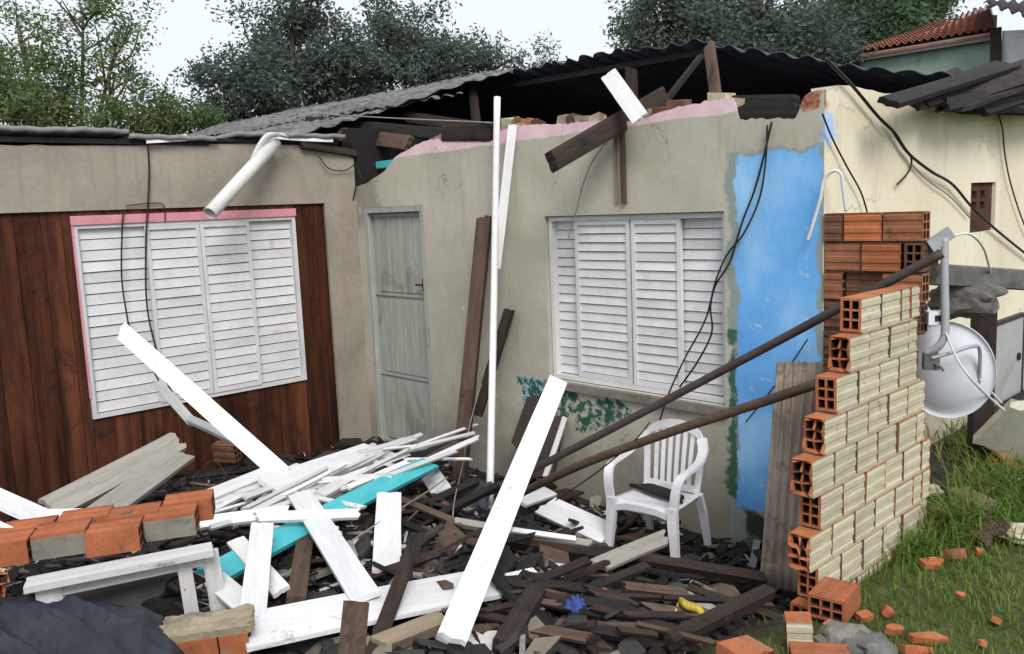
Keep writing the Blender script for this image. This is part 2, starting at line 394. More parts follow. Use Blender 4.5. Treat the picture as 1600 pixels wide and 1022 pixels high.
def ground_mat():
    g = NG('ground_soil'); c = g.coord(rand=False); x, y, z = g.sep(c)
    wv = g.math('MULTIPLY', g.math('SUBTRACT', g.noise(c, 2.2, 6, .65), .5), .9)
    soil = g.ramp(g.noise(c, 5, 8, .7), [(.3, (.016, .014, .012)), (.6, (.05, .042, .036)), (.8, (.12, .105, .09))])
    gr = g.ramp(g.noise(c, 4, 8, .7), [(.3, (.050, .062, .020)), (.55, (.085, .10, .032)), (.75, (.17, .135, .085))])
    m = g.step(g.math('ADD', x, wv), 4.75, 5.0)
    col = g.mix(m, soil, gr)
    b = g.noise(c, 14, 8, .75)
    MATS['ground_soil'] = g.done(col, .95, b, .9, .03)
ground_mat()
M = MATS

# ================================================================ ground
def heap(x, y):
    e = .05 * math.exp(-((x - 1.9) ** 2 / 1.3 + (y + 2.0) ** 2 / .9))
    e += .26 * math.exp(-((x - 3.75) ** 2 / .22 + (y + 3.75) ** 2 / .12))
    return e * sm(4.75, 4.2, x)
def gz(x, y):
    base_in = .44 * sm(0.0, 2.3, -y) * (.22 + .78 * sm(.2, 1.9, x)) if y < 0 else 0.0
    base_out = .42 + .02 * max(0, min(4, y)) + .02 * noise.noise((x * .9, y * .9, 3.1))
    k = sm(4.5, 5.0, x) if y < 0.0 else (1.0 if x > 4.33 else 0.0)
    if y < -4 or y > 6 or x < -5: k = 1.0
    z = base_in * (1 - k) + base_out * k
    if y < 0 and x > 0: z += heap(x, y) + .03 * noise.noise((x * 3, y * 3, 0)) * (1 - k)
    return z
def axis_pts(lo, hi, step, far):
    a = [lo + step * i for i in range(int(round((hi - lo) / step)) + 1)]
    q = []; s = step; v = lo
    while v > -far: s *= 1.6; v -= s; q.append(v)
    p = []; s = step; v = hi
    while v < far: s *= 1.6; v += s; p.append(v)
    return q[::-1] + a + p
gx = axis_pts(0.0, 8.0, .08, 220); gy = axis_pts(-5.0, 4.0, .08, 220)
vs = [(x, y, gz(x, y)) for y in gy for x in gx]
n = len(gx)
fs = [(j * n + i, j * n + i + 1, (j + 1) * n + i + 1, (j + 1) * n + i) for j in range(len(gy) - 1) for i in range(n - 1)]
tag(mesh('ground', vs, fs, M['ground_soil'], smooth=True), 'dark trampled soil and grassy earth around the ruined house', kind='structure')

# ================================================================ the burnt house
H = empty('burnt_house', (0, 0, 0))
tag(H, 'roofless single storey plastered house gutted by fire, blue panel beside the shutters', 'house')

def grid_wall(name, us, ws, hole, top, thick, mats, to3, parent, bottom=0.0):
    """wall sheet with openings; us along the wall, ws heights; top(u) gives the ragged head; to3(u,w,t) -> point"""
    us = sorted(set(round(u, 4) for u in us)); ws = sorted(set(round(q, 4) for q in ws))
    nu, nw = len(us), len(ws)
    cell = [[not hole((us[i] + us[i + 1]) / 2, (ws[j] + ws[j + 1]) / 2) for j in range(nw - 1)] for i in range(nu - 1)]
    def hgt(i, j):
        t = top(us[i]); q = ws[j]
        if j == nw - 1: return t
        return min(q, t - .004 * (nw - 1 - j))
    vs = []; fs = []
    for s in (0, thick):
        for i in range(nu):
            for j in range(nw): vs.append(to3(us[i], hgt(i, j), s))
    N = nu * nw
    ix = lambda i, j, s: s * N + i * nw + j
    for i in range(nu - 1):
        for j in range(nw - 1):
            if not cell[i][j]: continue
            fs.append((ix(i, j, 0), ix(i + 1, j, 0), ix(i + 1, j + 1, 0), ix(i, j + 1, 0)))
            fs.append((ix(i, j, 1), ix(i, j + 1, 1), ix(i + 1, j + 1, 1), ix(i + 1, j, 1)))
            for di, dj, a, b in ((-1, 0, (i, j), (i, j + 1)), (1, 0, (i + 1, j + 1), (i + 1, j)), (0, -1, (i + 1, j), (i, j)), (0, 1, (i, j + 1), (i + 1, j + 1))):
                p, q = i + di, j + dj
                if p < 0 or q < 0 or p >= nu - 1 or q >= nw - 1 or not cell[p][q]:
                    fs.append((ix(*a, 0), ix(*b, 0), ix(*b, 1), ix(*a, 1)))
    return mesh(name, vs, fs, mats, parent)
def lerp_pts(tab, x):
    if x <= tab[0][0]: return tab[0][1]
    for (a, p), (b, q) in zip(tab, tab[1:]):
        if x <= b: return p + (q - p) * (x - a) / (b - a)
    return tab[-1][1]
def frange(a, b, s): 
    k = max(1, int(round((b - a) / s))); return [a + (b - a) * i / k for i in range(k + 1)]
# front wall (with door and window openings)
TB = [(0.021, 2.276), (0.21, 2.306), (0.451, 2.383), (0.624, 2.492), (0.904, 2.567), (1.23, 2.623), (1.282, 2.604), (1.294, 2.561), (1.81, 2.519), (1.836, 2.611), (2.009, 2.621), (2.319, 2.587), (2.609, 2.572), (2.879, 2.562), (3.057, 2.537), (3.18, 2.552), (3.414, 2.587), (3.59, 2.596), (3.79, 2.594), (3.805, 2.479), (4.164, 2.443), (4.178, 2.526), (4.221, 2.57), (4.325, 2.58)]
def top_b(x): return lerp_pts(TB, x) + (.014 * noise.noise((x * 9, 1, 0)) + .014 * noise.noise((x * 31, 4, 0)) if .1 < x < 4.2 else 0)
DX0, DX1, DZ = .115, .945, 2.09
WX0, WX1, WZ0, WZ1 = 2.29, 3.715, .84, 1.975
us = frange(0.0, DX0, .04) + frange(DX0, DX1, .05) + frange(DX1, WX0, .03) + frange(WX0, WX1, .03) + frange(WX1, 4.31, .02)
ws = frange(-.1, WZ0, .2) + frange(WZ0, WZ1, .2) + [DZ, 2.2, 2.3, 2.4, 2.72]
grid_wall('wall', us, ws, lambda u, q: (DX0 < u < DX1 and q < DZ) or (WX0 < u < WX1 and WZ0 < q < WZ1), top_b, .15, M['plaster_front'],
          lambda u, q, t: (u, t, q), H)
mr = random.Random(5)
x = 1.86
while x < 3.78:
    if 2.78 < x < 2.98: x = 2.98
    L = mr.uniform(.05, .14); hh = mr.uniform(.03, .06)
    if mr.random() < .82:
        q = MB(); vv, ff = boxv(0, L, 0, mr.uniform(.07, .11), -.04, hh)
        q.add([Vector(v_) + Vector((mr.uniform(-.012, .012), mr.uniform(-.01, .01), mr.uniform(-.018, .018))) for v_ in vv], ff)
        o = q.build('brick_stump', M[mr.choice(('brick_mid', 'mortar', 'tan_render', 'brick_dark'))], H, mat4=Matrix.Translation((x, mr.uniform(.012, .03), top_b(x + L / 2))))
    x += L + mr.uniform(.0, .03)
# side wall facing the grass
TC = [(0, 2.585), (.1, 2.60), (.3, 2.615), (.6, 2.60), (1.2, 2.59), (3, 2.58), (6, 2.58)]
VY0, VY1, VZ0, VZ1 = 2.097, 2.590, 1.740, 2.083
us = frange(.152, VY0, .08) + frange(VY0, VY1, .1) + frange(VY1, 6.0, .2); ws = frange(-.1, VZ0, .3) + [VZ1, 2.3, 2.45, 2.6]
grid_wall('wall', us, ws, lambda u, q: VY0 < u < VY1 and VZ0 < q < VZ1, lambda y: lerp_pts(TC, y) + .015 * noise.noise((y * 8, 2, 2)), .15, M['plaster_side'],
          lambda u, q, t: (4.31 - t, u, q), H)
# outer skin of the corner so that the side plaster reaches the front arris
us = frange(.004, .15, .03)
grid_wall('corner_render', us, frange(-.1, 2.6, .3), lambda u, q: False, lambda y: 2.575 + .02 * noise.noise((y * 30, 7, 2)), .004, M['plaster_side'], lambda u, q, t: (4.3145 - t, u, q), H)
# wing wall: plaster head and corner strip, timber boarding between
TA = [(-5.2, 2.60), (-2.6, 2.585), (-1.8, 2.60), (-.9, 2.63), (-.5, 2.62), (-.2, 2.58), (0, 2.52)]
us = frange(-5.2, -.315, .1) + frange(-.315, 0, .05); ws = frange(-.1, 2.145, .25) + [2.3, 2.45, 2.6]
grid_wall('wall', us, ws, lambda u, q: u < -.315 and q < 2.145, lambda y: lerp_pts(TA, y) + .012 * noise.noise((y * 9, 5, 2)), .16, M['plaster_wing'],
          lambda u, q, t: (.012 - t, u, q), H)
# rear and wing enclosure (keeps the inside of the ruin dark)
for (x0, x1, y0, y1, z1) in ((-5.0, 4.16, 5.85, 6.0, 2.55), (-5.15, -5.0, -5.2, 6.0, 2.55), (-5.0, -.15, -5.35, -5.2, 2.55), (-.15, 0.0, 2.2, 5.85, 2.5), (-.15, -.001, .002, 2.2, 2.78)):
    b = MB(); b.box(x0, x1, y0, y1, 0, z1); b.build('wall', M['charred' if z1 > 2.7 else 'grey_render'], H)
b = MB(); b.box(-5.0, 4.16, -5.2, 5.85, -.05, .015); b.build('floor', M['charred'], H)

# timber boarding on the wing wall
def plank_a(y0, y1, z0, z1, k):
    b = MB(); e = .004
    xo = -.012 + rnd.uniform(-.004, .004)
    b.box(xo - .022, xo, y0 + e / 2, y1 - e / 2, z0, z1)
    b.box(xo - .030, xo - .0225, y1 - e, y1 + e, z0, z1)
    o = b.build('plank', M['red_plank'], H)
A_Y0, A_Y1, A_Z0, A_Z1 = -2.33, -.605, .70, 2.06
y = -5.18
while y < -.33:
    wd = rnd.uniform(.125, .20); y1 = min(y + wd, -.316)
    if -.316 - y1 < .06: y1 = -.316
    if y < A_Y0 < y1: y1 = A_Y0
    if y < A_Y1 < y1: y1 = A_Y1
    if y >= A_Y0 - 1e-6 and y1 <= A_Y1 + 1e-6:
        plank_a(y, y1, -.02, A_Z0 - .04, 0)
    else: plank_a(y, y1, -.02, 2.15, 0)
    y = y1
b = MB(); b.box(-.035, -.006, A_Y0, A_Y1, A_Z1 + .004, 2.143); b.build('plank', M['red_plank'], H)

# ---------------------------------------------------------------- shuttered windows
def window(name, W_, Hh, leaves, nsl, to, dx, frame_m, head=None):
    """local x along the wall, z up, -y outwards; leaves = (x0,x1,front offset,framed)"""
    f = MB(); t = .03
    f.box(0, W_, -.012, .06, 0, t); f.box(0, W_, -.012, .06, Hh - t, Hh)
    f.box(0, t, -.0119, .0601, t, Hh - t); f.box(W_ - t, W_, -.0119, .0601, t, Hh - t)
    f.box(t, W_ - t, .0605, .068, t, Hh - t)
    fr = f.build('window', M[frame_m], H, mat4=to)
    sv, sf = None, None
    for (x0, x1, off, framed) in leaves:
        e = .028 if framed else .006
        lf = MB(); z0, z1 = t + .002, Hh - t - .002
        if framed:
            lf.box(x0, x0 + e, off - .012, off + .014, z0, z1); lf.box(x1 - e, x1, off - .012, off + .014, z0, z1)
            lf.box(x0 + e, x1 - e, off - .0119, off + .0139, z0, z0 + e * 1.3); lf.box(x0 + e, x1 - e, off - .0119, off + .0139, z1 - e, z1)
        else:
            lf.box(x0, x0 + .008, off - .008, off + .014, z0, z1); lf.box(x1 - .008, x1, off - .008, off + .014, z0, z1)
        lf.build('shutter_frame', M['shutter'], fr, mat4=to)
        a0 = z0 + (e * 1.3 if framed else 0); a1 = z1 - (e if framed else 0)
        p = (a1 - a0) / nsl
        me = None
        for k in range(nsl):
            zc = a0 + p * (k + .5)
            if me is None:
                # louvre blade: leans out at the foot, lipped nose
                hw = (x1 - x0) / 2 - e + .001; hp = p * .5
                prof = [(.009, hp * .98), (.004, hp * .98), (-.004, -hp * .70), (-.0065, -hp * .80), (-.004, -hp * .86), (.001, -hp * .78)]
                vs = [(sx * hw, q[0], q[1]) for sx in (-1, 1) for q in prof]
                m = len(prof)
                fs = [(i, (i + 1) % m, m + (i + 1) % m, m + i) for i in range(m)] + [tuple(range(m - 1, -1, -1)), tuple(range(m, 2 * m))]
                me = bpy.data.meshes.new('slat'); me.from_pydata(vs, [], fs); me.materials.append(M['shutter']); me.update()
            loc = to @ Matrix.Translation(((x0 + x1) / 2, off, zc)) @ Matrix.Rotation(rnd.uniform(-.004, .004), 4, 'Y') @ Matrix.Rotation(rnd.uniform(-.05, .05), 4, 'X')
            link('slat', me, fr, loc)
    return fr
toB = Matrix.Translation((WX0 + .006, .045, WZ0 + .006))
WB = WX1 - WX0 - .012
wb = window('window', WB, WZ1 - WZ0 - .012, [(.03, .30, .035, False), (.235, .70, .004, True), (.715, 1.09, .004, True), (1.05, WB - .03, .035, False)], 17, toB, 1, 'shutter')
wb['label'] = 'four leaf louvred shutter window with greyish white blades'
b = MB(); b.box(WX0 - .03, WX1 + .03, -.035, .044, WZ0 - .055, WZ0 - .002); b.build('window_sill', M['grey_render'], H)
toA = Matrix.Translation((-.004, A_Y0, A_Z0 - .03)) @ Matrix.Rotation(R_(90), 4, 'Z')
WA = A_Y1 - A_Y0
wa = window('window', WA, A_Z1 - A_Z0 + .02, [(.035, .52, .020, False), (.49, .90, -.008, True), (.905, 1.31, -.008, True), (1.29, WA - .035, .020, False)], 17, toA, 1, 'shutter')
wa['label'] = 'louvred shutter window set in dark timber boarding below a pink rail'
b = MB(); b.box(.004, .022, A_Y0 - .012, A_Y1 + .004, A_Z1 - .012, A_Z1 + .050); b.build('pink_rail', M['pink_paint'], H)
b = MB(); b.box(.003, .014, A_Y0 - .010, A_Y0 + .003, A_Z0 + .12, A_Z1 - .014); b.build('pink_rail', M['pink_paint'], H)

# ---------------------------------------------------------------- door
f = MB()
f.box(DX0 + .002, DX0 + .045, .0, .10, 0, DZ - .002); f.box(DX1 - .045, DX1 - .002, .0, .10, 0, DZ - .002); f.box(DX0 + .045, DX1 - .045, .001, .099, DZ - .045, DZ - .002)
f.build('door_frame', M['door_grey'], H)
d0, d1 = DX0 + .048, DX1 - .048
f = MB(); f.box(d0, d1, .058, .085, .02, DZ - .05); dr = f.build('door', M['door_grey'], H)
dr['label'] = 'grey weathered three panel door standing in the inside corner'
for (z0, z1) in ((.06, .62), (.66, 1.32), (1.36, 2.00)):
    st_ = MB()
    nb = 6; ww = (d1 - d0 - .10) / nb
    for k in range(nb):
        x0 = d0 + .05 + k * ww
        st_.box(x0 + .003, x0 + ww - .003, .046 + rnd.uniform(-.001, .001), .0575, z0 + .012, z1 - .012)
    st_.build('door_panel', M['door_grey'], dr)
for z0 in (.02, .632, 1.332, 2.006):
    r_ = MB(); r_.box(d0, d1, .044, .0578, z0 + .004, z0 + .028); r_.build('door_rail', M['door_grey'], dr)
h_ = MB(); h_.box(d1 - .05, d1 - .02, .030, .0435, 1.40, 1.50); h_.tube([(d1 - .035, .045, 1.45), (d1 - .035, .005, 1.45), (d1 - .10, .0, 1.45)], .009, 8); h_.build('door_handle', M['dark_metal'], dr)

# ---------------------------------------------------------------- vent block in side wall
f = MB(); ys = [VY0 + .003, VY0 + .10, VY0 + .19, VY0 + .26, VY0 + .35, VY1 - .003]; zs = [VZ0 + .003, VZ0 + .16, VZ0 + .21, VZ0 + .235, VZ0 + .285, VZ1 - .003]
for i in range(5):
    for j in range(5):
        if i in (1, 3) and j in (1, 3): f.box(4.17, 4.20, ys[i], ys[i + 1], zs[j], zs[j + 1])
        else: f.box(4.171 + .001 * ((i + j) % 2), 4.285, ys[i] + .0004, ys[i + 1] - .0004, zs[j] + .0004, zs[j + 1] - .0004)
f.build('vent_block', M['vent'], H)

# ---------------------------------------------------------------- roof remains
def corr(name, P, nu, nv, amp, waves, mat, parent, thick=.007, jag=0.0, mat4=None):
    """corrugated sheet: P(u,v)->point, u across the waves, v along them; own thickness"""
    vs = []; fs = []
    for s in (0, 1):
        for i in range(nu + 1):
            for j in range(nv + 1):
                u, v = i / nu, j / nv
                e = .001
                p = Vector(P(u, v)); a = Vector(P(min(1, u + e), v)) - Vector(P(max(0, u - e), v)); b_ = Vector(P(u, min(1, v + e))) - Vector(P(u, max(0, v - e)))
                nn = a.cross(b_); nn.normalize()
                if jag and j == nv: p = p + b_.normalized() * (jag * noise.noise((u * 14, 3.3, 1)))
                if jag and j == 0: p = p + b_.normalized() * (jag * noise.noise((u * 11, 8.3, 1)))
                vs.append(p + nn * (amp * math.sin(2 * math.pi * waves * u) + (thick if s else 0)))
    N = (nu + 1) * (nv + 1); ix = lambda i, j, s: s * N + i * (nv + 1) + j
    for i in range(nu):
        for j in range(nv):
            fs.append((ix(i, j, 0), ix(i, j + 1, 0), ix(i + 1, j + 1, 0), ix(i + 1, j, 0)))
            fs.append((ix(i, j, 1), ix(i + 1, j, 1), ix(i + 1, j + 1, 1), ix(i, j + 1, 1)))
    for i in range(nu):
        fs.append((ix(i, 0, 0), ix(i + 1, 0, 0), ix(i + 1, 0, 1), ix(i, 0, 1))); fs.append((ix(i + 1, nv, 0), ix(i, nv, 0), ix(i, nv, 1), ix(i + 1, nv, 1)))
    for j in range(nv):
        fs.append((ix(0, j + 1, 0), ix(0, j, 0), ix(0, j, 1), ix(0, j + 1, 1))); fs.append((ix(nu, j, 0), ix(nu, j + 1, 0), ix(nu, j + 1, 1), ix(nu, j, 1)))
    return mesh(name, vs, fs, mat, parent, True, mat4=mat4)
RY = 1.4
def ridge_z(x): return lerp_pts([(-6, 3.36), (.3, 3.29), (2.0, 3.25), (2.62, 3.205), (3.0, 3.10), (3.5, 2.95), (4.0, 2.82), (4.4, 2.74)], x)
# rear slope: smoke-blackened corrugated sheets
xs_ = [-5.4, -3.5, -1.6, .3, 1.1, 1.9, 2.65, 3.5, 4.35]
for a, b2 in zip(xs_, xs_[1:]):
    dz = rnd.uniform(-.012, .012)
    corr('rear_roof_sheet', lambda u, v, a=a, b2=b2, dz=dz: (a - .03 + (b2 - a + .09) * u, RY + .25 * max(0, (a + (b2 - a) * u - 2.6)) * .6 + v * 4.7,
         ridge_z(a + (b2 - a) * u) + dz * .5 + .030 * noise.noise(((a + (b2 - a) * u) * 2.1, 0, 0)) + .014 * noise.noise(((a + (b2 - a) * u) * 7, 2, 0)) + v * (2.50 - ridge_z(a + (b2 - a) * u))), max(12, int((b2 - a) * 50)), 3, .015, max(2, round((b2 - a) / .177)), M['soot_sheet'], H, jag=.06)
# front slope that is still in place on the left
for r in range(2):
    for (a, b2) in ((-5.4, -3.6), (-3.6, -1.8), (-1.8, -.3), (-.3, .62)):
        def P(u, v, a=a, b2=b2, r=r):
            x = a + (b2 - a) * u
            y0 = RY - r * .75 + (.0 if r == 0 else .12); 
            low = lerp_pts([(-6, -.32), (-1.4, -.30), (-.4, .35), (.3, .95), (.7, 1.22)], x)
            y1 = RY - .87 if r == 0 else low
            y1 = max(y1, low if r == 1 else lerp_pts([(-6, -.4), (-.2, .4), (.3, .95), (.7, 1.22)], x))
            y = y0 + (min(y1, y0 - .02) - y0) * v
            return (x, y, ridge_z(x) + (y - RY) * .345 + .015 - r * .028 + .02 * noise.noise((x * 1.5, y, r)))
        corr('front_roof_sheet', lambda u, v, P=P: P(u, v), int((b2 - a) * 45), 4, .014, round((b2 - a) / .177), M['fibro'], H, jag=.05)
# low roof over the wing
for k, (a, b2) in enumerate(((-5.4, -3.3), (-3.3, -1.9), (-1.9, -1.25), (-1.1, -.1))):
    dz = (0, .004, -.03, .01)[k]
    def P(u, v, a=a, b2=b2, dz=dz):
        y = a + (b2 - a) * u
        return (.07 - v * 5.2 + .02 * noise.noise((y * 6, 3, 0)), y, 2.705 + dz - v * .12 + .01 * noise.noise((y * 3, v * 3, 1)))
    corr('wing_roof_sheet', P, int((b2 - a) * 40), 3, .0035, max(2, round((b2 - a) / .177)), M['fibro_pale'], H, thick=-.034)
b = MB(); b.box(-.10, .03, -5.2, -1.30, 2.605, 2.640); b.build('shadow_gap_batten', M['charred'], H)  # charred batten whose black stands for the shadow gap under the sheets
b = MB(); b.box(-.10, .03, -1.28, -.15, 2.635, 2.662); b.build('shadow_gap_batten', M['charred'], H)

def wpiece(name, p0, p1, wd, th, hint, mat, parent=None, jag=.3, bow=0.0, seg=6, roll=0.0):
    """a sawn board from p0 to p1, wide face turned towards hint; ends cut or splintered"""
    p0, p1 = Vector(p0), Vector(p1); d = p1 - p0; L = d.length; d.normalize()
    n_ = Vector(hint); n_ = n_ - d * n_.dot(d)
    if n_.length < 1e-4: n_ = d.orthogonal()
    n_.normalize()
    if roll: n_ = Matrix.Rotation(roll, 3, d) @ n_
    y_ = n_.cross(d)
    vs = []; fs = []
    sk0, sk1 = rnd.uniform(-jag, jag) * wd, rnd.uniform(-jag, jag) * wd
    cols = 7
    for i in range(seg + 1):
        t = i / seg; x = L * t
        bz = bow * 4 * t * (1 - t) * L
        for j in range(cols):
            q = j / (cols - 1) - .5
            xx = x
            if i == 0: xx += q * 2 * sk0 + (noise.noise((j * .75, i * 3.1, sk0 * 900)) * .9 * wd * (jag * .8 + .06) if 0 < j < cols - 1 else 0)
            if i == seg: xx += q * 2 * sk1 + (noise.noise((j * .75, i * 3.1, sk0 * 900)) * .9 * wd * (jag * .8 + .06) if 0 < j < cols - 1 else 0)
            e = wd * (q + (.012 * noise.noise((x * 5, q * 9, L * 7)) if j in (0, cols - 1) else 0))
            for s in (.5, -.5):
                vs.append((xx, e, bz + th * s * (1 if 0 < j < cols - 1 else .86)))
    c2 = cols * 2
    for i in range(seg):
        for j in range(cols - 1):
            a = i * c2 + j * 2; b_ = a + 2; c_ = a + c2; d_ = b_ + c2
            fs.append((a, c_, d_, b_)); fs.append((a + 1, b_ + 1, d_ + 1, c_ + 1))
        a = i * c2; fs.append((a, a + 1, a + c2 + 1, a + c2))
        a = i * c2 + c2 - 2; fs.append((a, a + c2, a + c2 + 1, a + 1))
    for i, fl in ((0, 0), (seg, 1)):
        for j in range(cols - 1):
            a = i * c2 + j * 2
            f_ = (a, a + 2, a + 3, a + 1); fs.append(f_ if not fl else f_[::-1])
    return mesh(name, vs, fs, mat, parent, mat4=basis(p0, d, y_, n_))
CAMDIR = lambda p: (CAM - Vector(p)).normalized()
# ridge beam, rafters and props left standing
wpiece('ridge_beam', (-5.2, RY + .10, 3.22), (2.6, RY + .10, 3.15), .05, .04, (0, -1, 0), M['charred'], H)
wpiece('purlin', (-.2, .75, 2.92), (1.5, .75, 2.60), .10, .05, (0, -1, .3), M['burnt_brown'], H)
wpiece('roof_post', at(1108, 72, y=1.30), at(1122, 175, y=1.0), .075, .05, (0, -1, 0), M['brown_wood'], H)
wpiece('roof_strut', at(1095, 88, y=1.1), at(1035, 165, y=.5), .045, .035, (0, -1, 0), M['charred'], H)
wpiece('roof_post', at(986, 108, y=1.25), at(990, 205, y=1.2), .08, .06, (0, -1, 0), M['burnt_brown'], H)
wpiece('roof_post', at(738, 135, y=1.2), at(745, 200, y=1.0), .07, .06, (0, -1, 0), M['burnt_brown'], H)
wpiece('wall_plate', at(697, 208, y=.04), at(772, 207, y=.04), .13, .10, (0, -1, .05), M['burnt_brown'], H, jag=.05)
wpiece('wall_plate', at(1150, 168, y=.05), at(1246, 167, y=.05), .125, .08, (0, -1, .05), M['charred'], H, jag=.15)
wpiece('tie_beam', at(530, 210, y=.30), at(640, 224, y=.30), .13, .05, (0, -1, .5), M['brown_wood'], H)
wpiece('tie_beam', at(480, 190, y=.5), at(745, 215, y=.35), .10, .05, (0, -1, .3), M['charred'], H)
wpiece('ceiling_trim', at(556, 262, y=.25), at(640, 252, y=.25), .06, .02, (0, -1, 0), M['teal_paint'], H)
wpiece('brown_lath', at(972, 210, y=-.014), at(975, 318, y=-.014), .034, .020, (0, -1, 0), M['brown_wood'], H, jag=.05)
wpiece('brown_lath', at(960, 212, y=-.010), at(964, 318, y=-.010), .018, .014, (0, -1, 0), M['tan_wood'], H, jag=.05)
# dark roof timbers and sheets slumped over the side wall
for i in range(13):
    t = i / 12
    u0 = 1388 + 215 * t; v0 = 163 + 10 * t + rnd.uniform(-6, 4); u1 = u0 + rnd.uniform(150, 230); v1 = v0 - rnd.uniform(42, 66) + 10 * t
    p0, p1 = at(u0, v0, x=4.40 + .12 * rnd.random()), at(u1, v1, x=4.34 + .25 * rnd.random())
    wpiece('slumped_rafter', p0, p1, rnd.uniform(.05, .11), rnd.uniform(.02, .04), (.55, -.4, .75), M[rnd.choice(('sooty_roof', 'charred', 'burnt_brown', 'sooty_roof'))], H, roll=rnd.uniform(-.5, .5), jag=.6)
def P(u, v): 
    p = at(1440, 150, x=4.22).lerp(at(1760, 170, x=4.3), u); q = at(1480, 112, x=4.02).lerp(at(1790, 70, x=3.9), u)
    return p.lerp(q, v) + Vector((0, 0, .012 * noise.noise((u * 5, v * 4, 2))))
corr('slumped_roof_sheet', P, 90, 6, .022, 13, M['sooty_roof'], H, jag=.06)
b = MB()
pts = [at(1440, 150, x=4.30), at(1500, 165, x=4.30), at(1560, 168, x=4.30), at(1640, 172, x=4.30)]
b.tube(pts, [.05, .065, .06, .06], 7); b.build('fascia', M['charred'], H)

# ================================================================ loose things hanging on the house
def board(name, label, cat, a, b_, wd, th, mat, hint=None, group=None, **k):
    """a, b_ = (u, v, dict plane) ; wd metres"""
    p0 = at(a[0], a[1], **a[2]); p1 = at(b_[0], b_[1], **b_[2])
    m = (p0 + p1) / 2
    if hint is None: hint = CAMDIR(m) * .55 + Vector((0, 0, .75))
    elif hint == 'c': hint = CAMDIR(m)
    k.setdefault('bow', rnd.uniform(-.007, .007)); k.setdefault('seg', 8)
    o = wpiece(name, p0, p1, wd, th, hint, M[mat], None, **k)
    return tag(o, label, cat, group)
def Zp(z): return dict(z=z)
def Yp(y): return dict(y=y)
def Dp(d): return dict(d=d)
def Xp(x): return dict(x=x)
def wpx(px, d): return px * d / FPX

board('charred_beam', 'charred square beam jutting out over the front wall top, crossed by a white board', 'beam', (862, 253, Yp(-.52)), (1036, 152, Yp(.35)), .125, .09, 'burnt_brown', 'c', jag=.08)
board('white_board', 'short white board resting upright across the jutting charred beam on the roof', 'board', (951, 116, Yp(-.02)), (1001, 186, Yp(-.18)), .105, .02, 'white_paint', 'c', jag=.05)
o = MB(); pp = [at(777, 152, y=-.03), at(772, 450, y=-.30), at(765, 800, y=-.85)]; o.tube(spline(pp, 6), .0245, 10)
tag(o.build('white_pole', M['white_paint'], smooth=True), 'tall thin white pole standing upright against the front wall', 'pole')
board('white_board', 'narrow white board hanging from the wall top beside the tall white pole', 'board', (801, 195, Yp(-.03)), (775, 420, Yp(-.20)), .062, .014, 'white_paint', (1, -.75, 0), jag=.1, bow=.01)
board('brown_post', 'long brown timber leaning on the wall right of the grey door', 'post', (757, 340, Yp(-.06)), (718, 745, Yp(-.42)), .105, .06, 'brown_wood', (.5, -1, .1), jag=.25)
board('brown_post', 'short dark timber leaning on the wall behind the tall white pole', 'post', (796, 484, Yp(-.06)), (746, 648, Yp(-.24)), .070, .05, 'burnt_brown', (.5, -1, .1), jag=.1)
# downpipe
o = MB(); a, b2 = at(430, 222, x=.12), at(328, 334, x=.42)
dd = (b2 - a).normalized(); ax = dd.orthogonal().normalized(); bx_ = dd.cross(ax)
vs = []; fs = []; N = 16
for r in (.052, .046):
    for p in (a, a.lerp(b2, .5), b2):
        for k in range(N): vs.append(p + (ax * math.cos(2 * math.pi * k / N) + bx_ * math.sin(2 * math.pi * k / N)) * r)
for i in range(2):
    for k in range(N):
        k2 = (k + 1) % N
        fs.append((i * N + k, i * N + k2, (i + 1) * N + k2, (i + 1) * N + k)); q = 3 * N
        fs.append((q + i * N + k2, q + i * N + k, q + (i + 1) * N + k, q + (i + 1) * N + k2))
for k in range(N):
    k2 = (k + 1) % N; fs.append((k2, k, 3 * N + k, 3 * N + k2)); fs.append((2 * N + k, 2 * N + k2, 5 * N + k2, 5 * N + k))
DPIPE = empty('downpipe', a); tag(DPIPE, 'broken pale downpipe hanging from the wing eave above the louvred window', 'pipe')
mesh('pipe', vs, fs, M['gutter'], DPIPE, True)
o = MB()
sh = [at(388, 268, x=.10), at(402, 235, x=.16), at(420, 212, x=.2), at(440, 210, x=.2), at(446, 214, x=.12)]
cr = spline(sh, 6); vs = []; fs = []
for i, p in enumerate(cr):
    wv = .016 + .030 * (i / len(cr)); 
    vs += [p + Vector((0, -wv, wv * .4)), p + Vector((.015, 0, .01)), p + Vector((0, wv, -wv * .4))]
    vs += [q + Vector((-.006, 0, -.006)) for q in vs[-3:]]
for i in range(len(cr) - 1):
    a_ = i * 6; 
    for j in range(2):
        fs.append((a_ + j, a_ + j + 1, a_ + j + 7, a_ + j + 6)); fs.append((a_ + 3 + j, a_ + 9 + j, a_ + 10 + j, a_ + 4 + j))
    fs.append((a_, a_ + 6, a_ + 9, a_ + 3)); fs.append((a_ + 2, a_ + 5, a_ + 11, a_ + 8))
mesh('torn_collar', vs, fs, M['gutter'], DPIPE, True)
# flashing strip on the wing roof edge
board('flashing_strip', 'pale metal flashing strip lying along the wing eave', 'flashing', (228, 219, Xp(.055)), (292, 215, Xp(.055)), .05, .008, 'white_paint', (1, 0, .3), jag=.2)
board('flashing_strip', 'crumpled pale flashing at the corner end of the wing eave', 'flashing', (420, 212, Xp(.06)), (520, 218, Xp(.06)), .055, .008, 'gutter', (1, 0, .6), jag=.5, bow=-.015)
board('charred_plank', 'charred plank end under the wing eave near the house corner', 'plank', (470, 226, Xp(.05)), (556, 240, Xp(.02)), .06, .03, 'burnt_brown', (1, 0, .3), jag=.4)

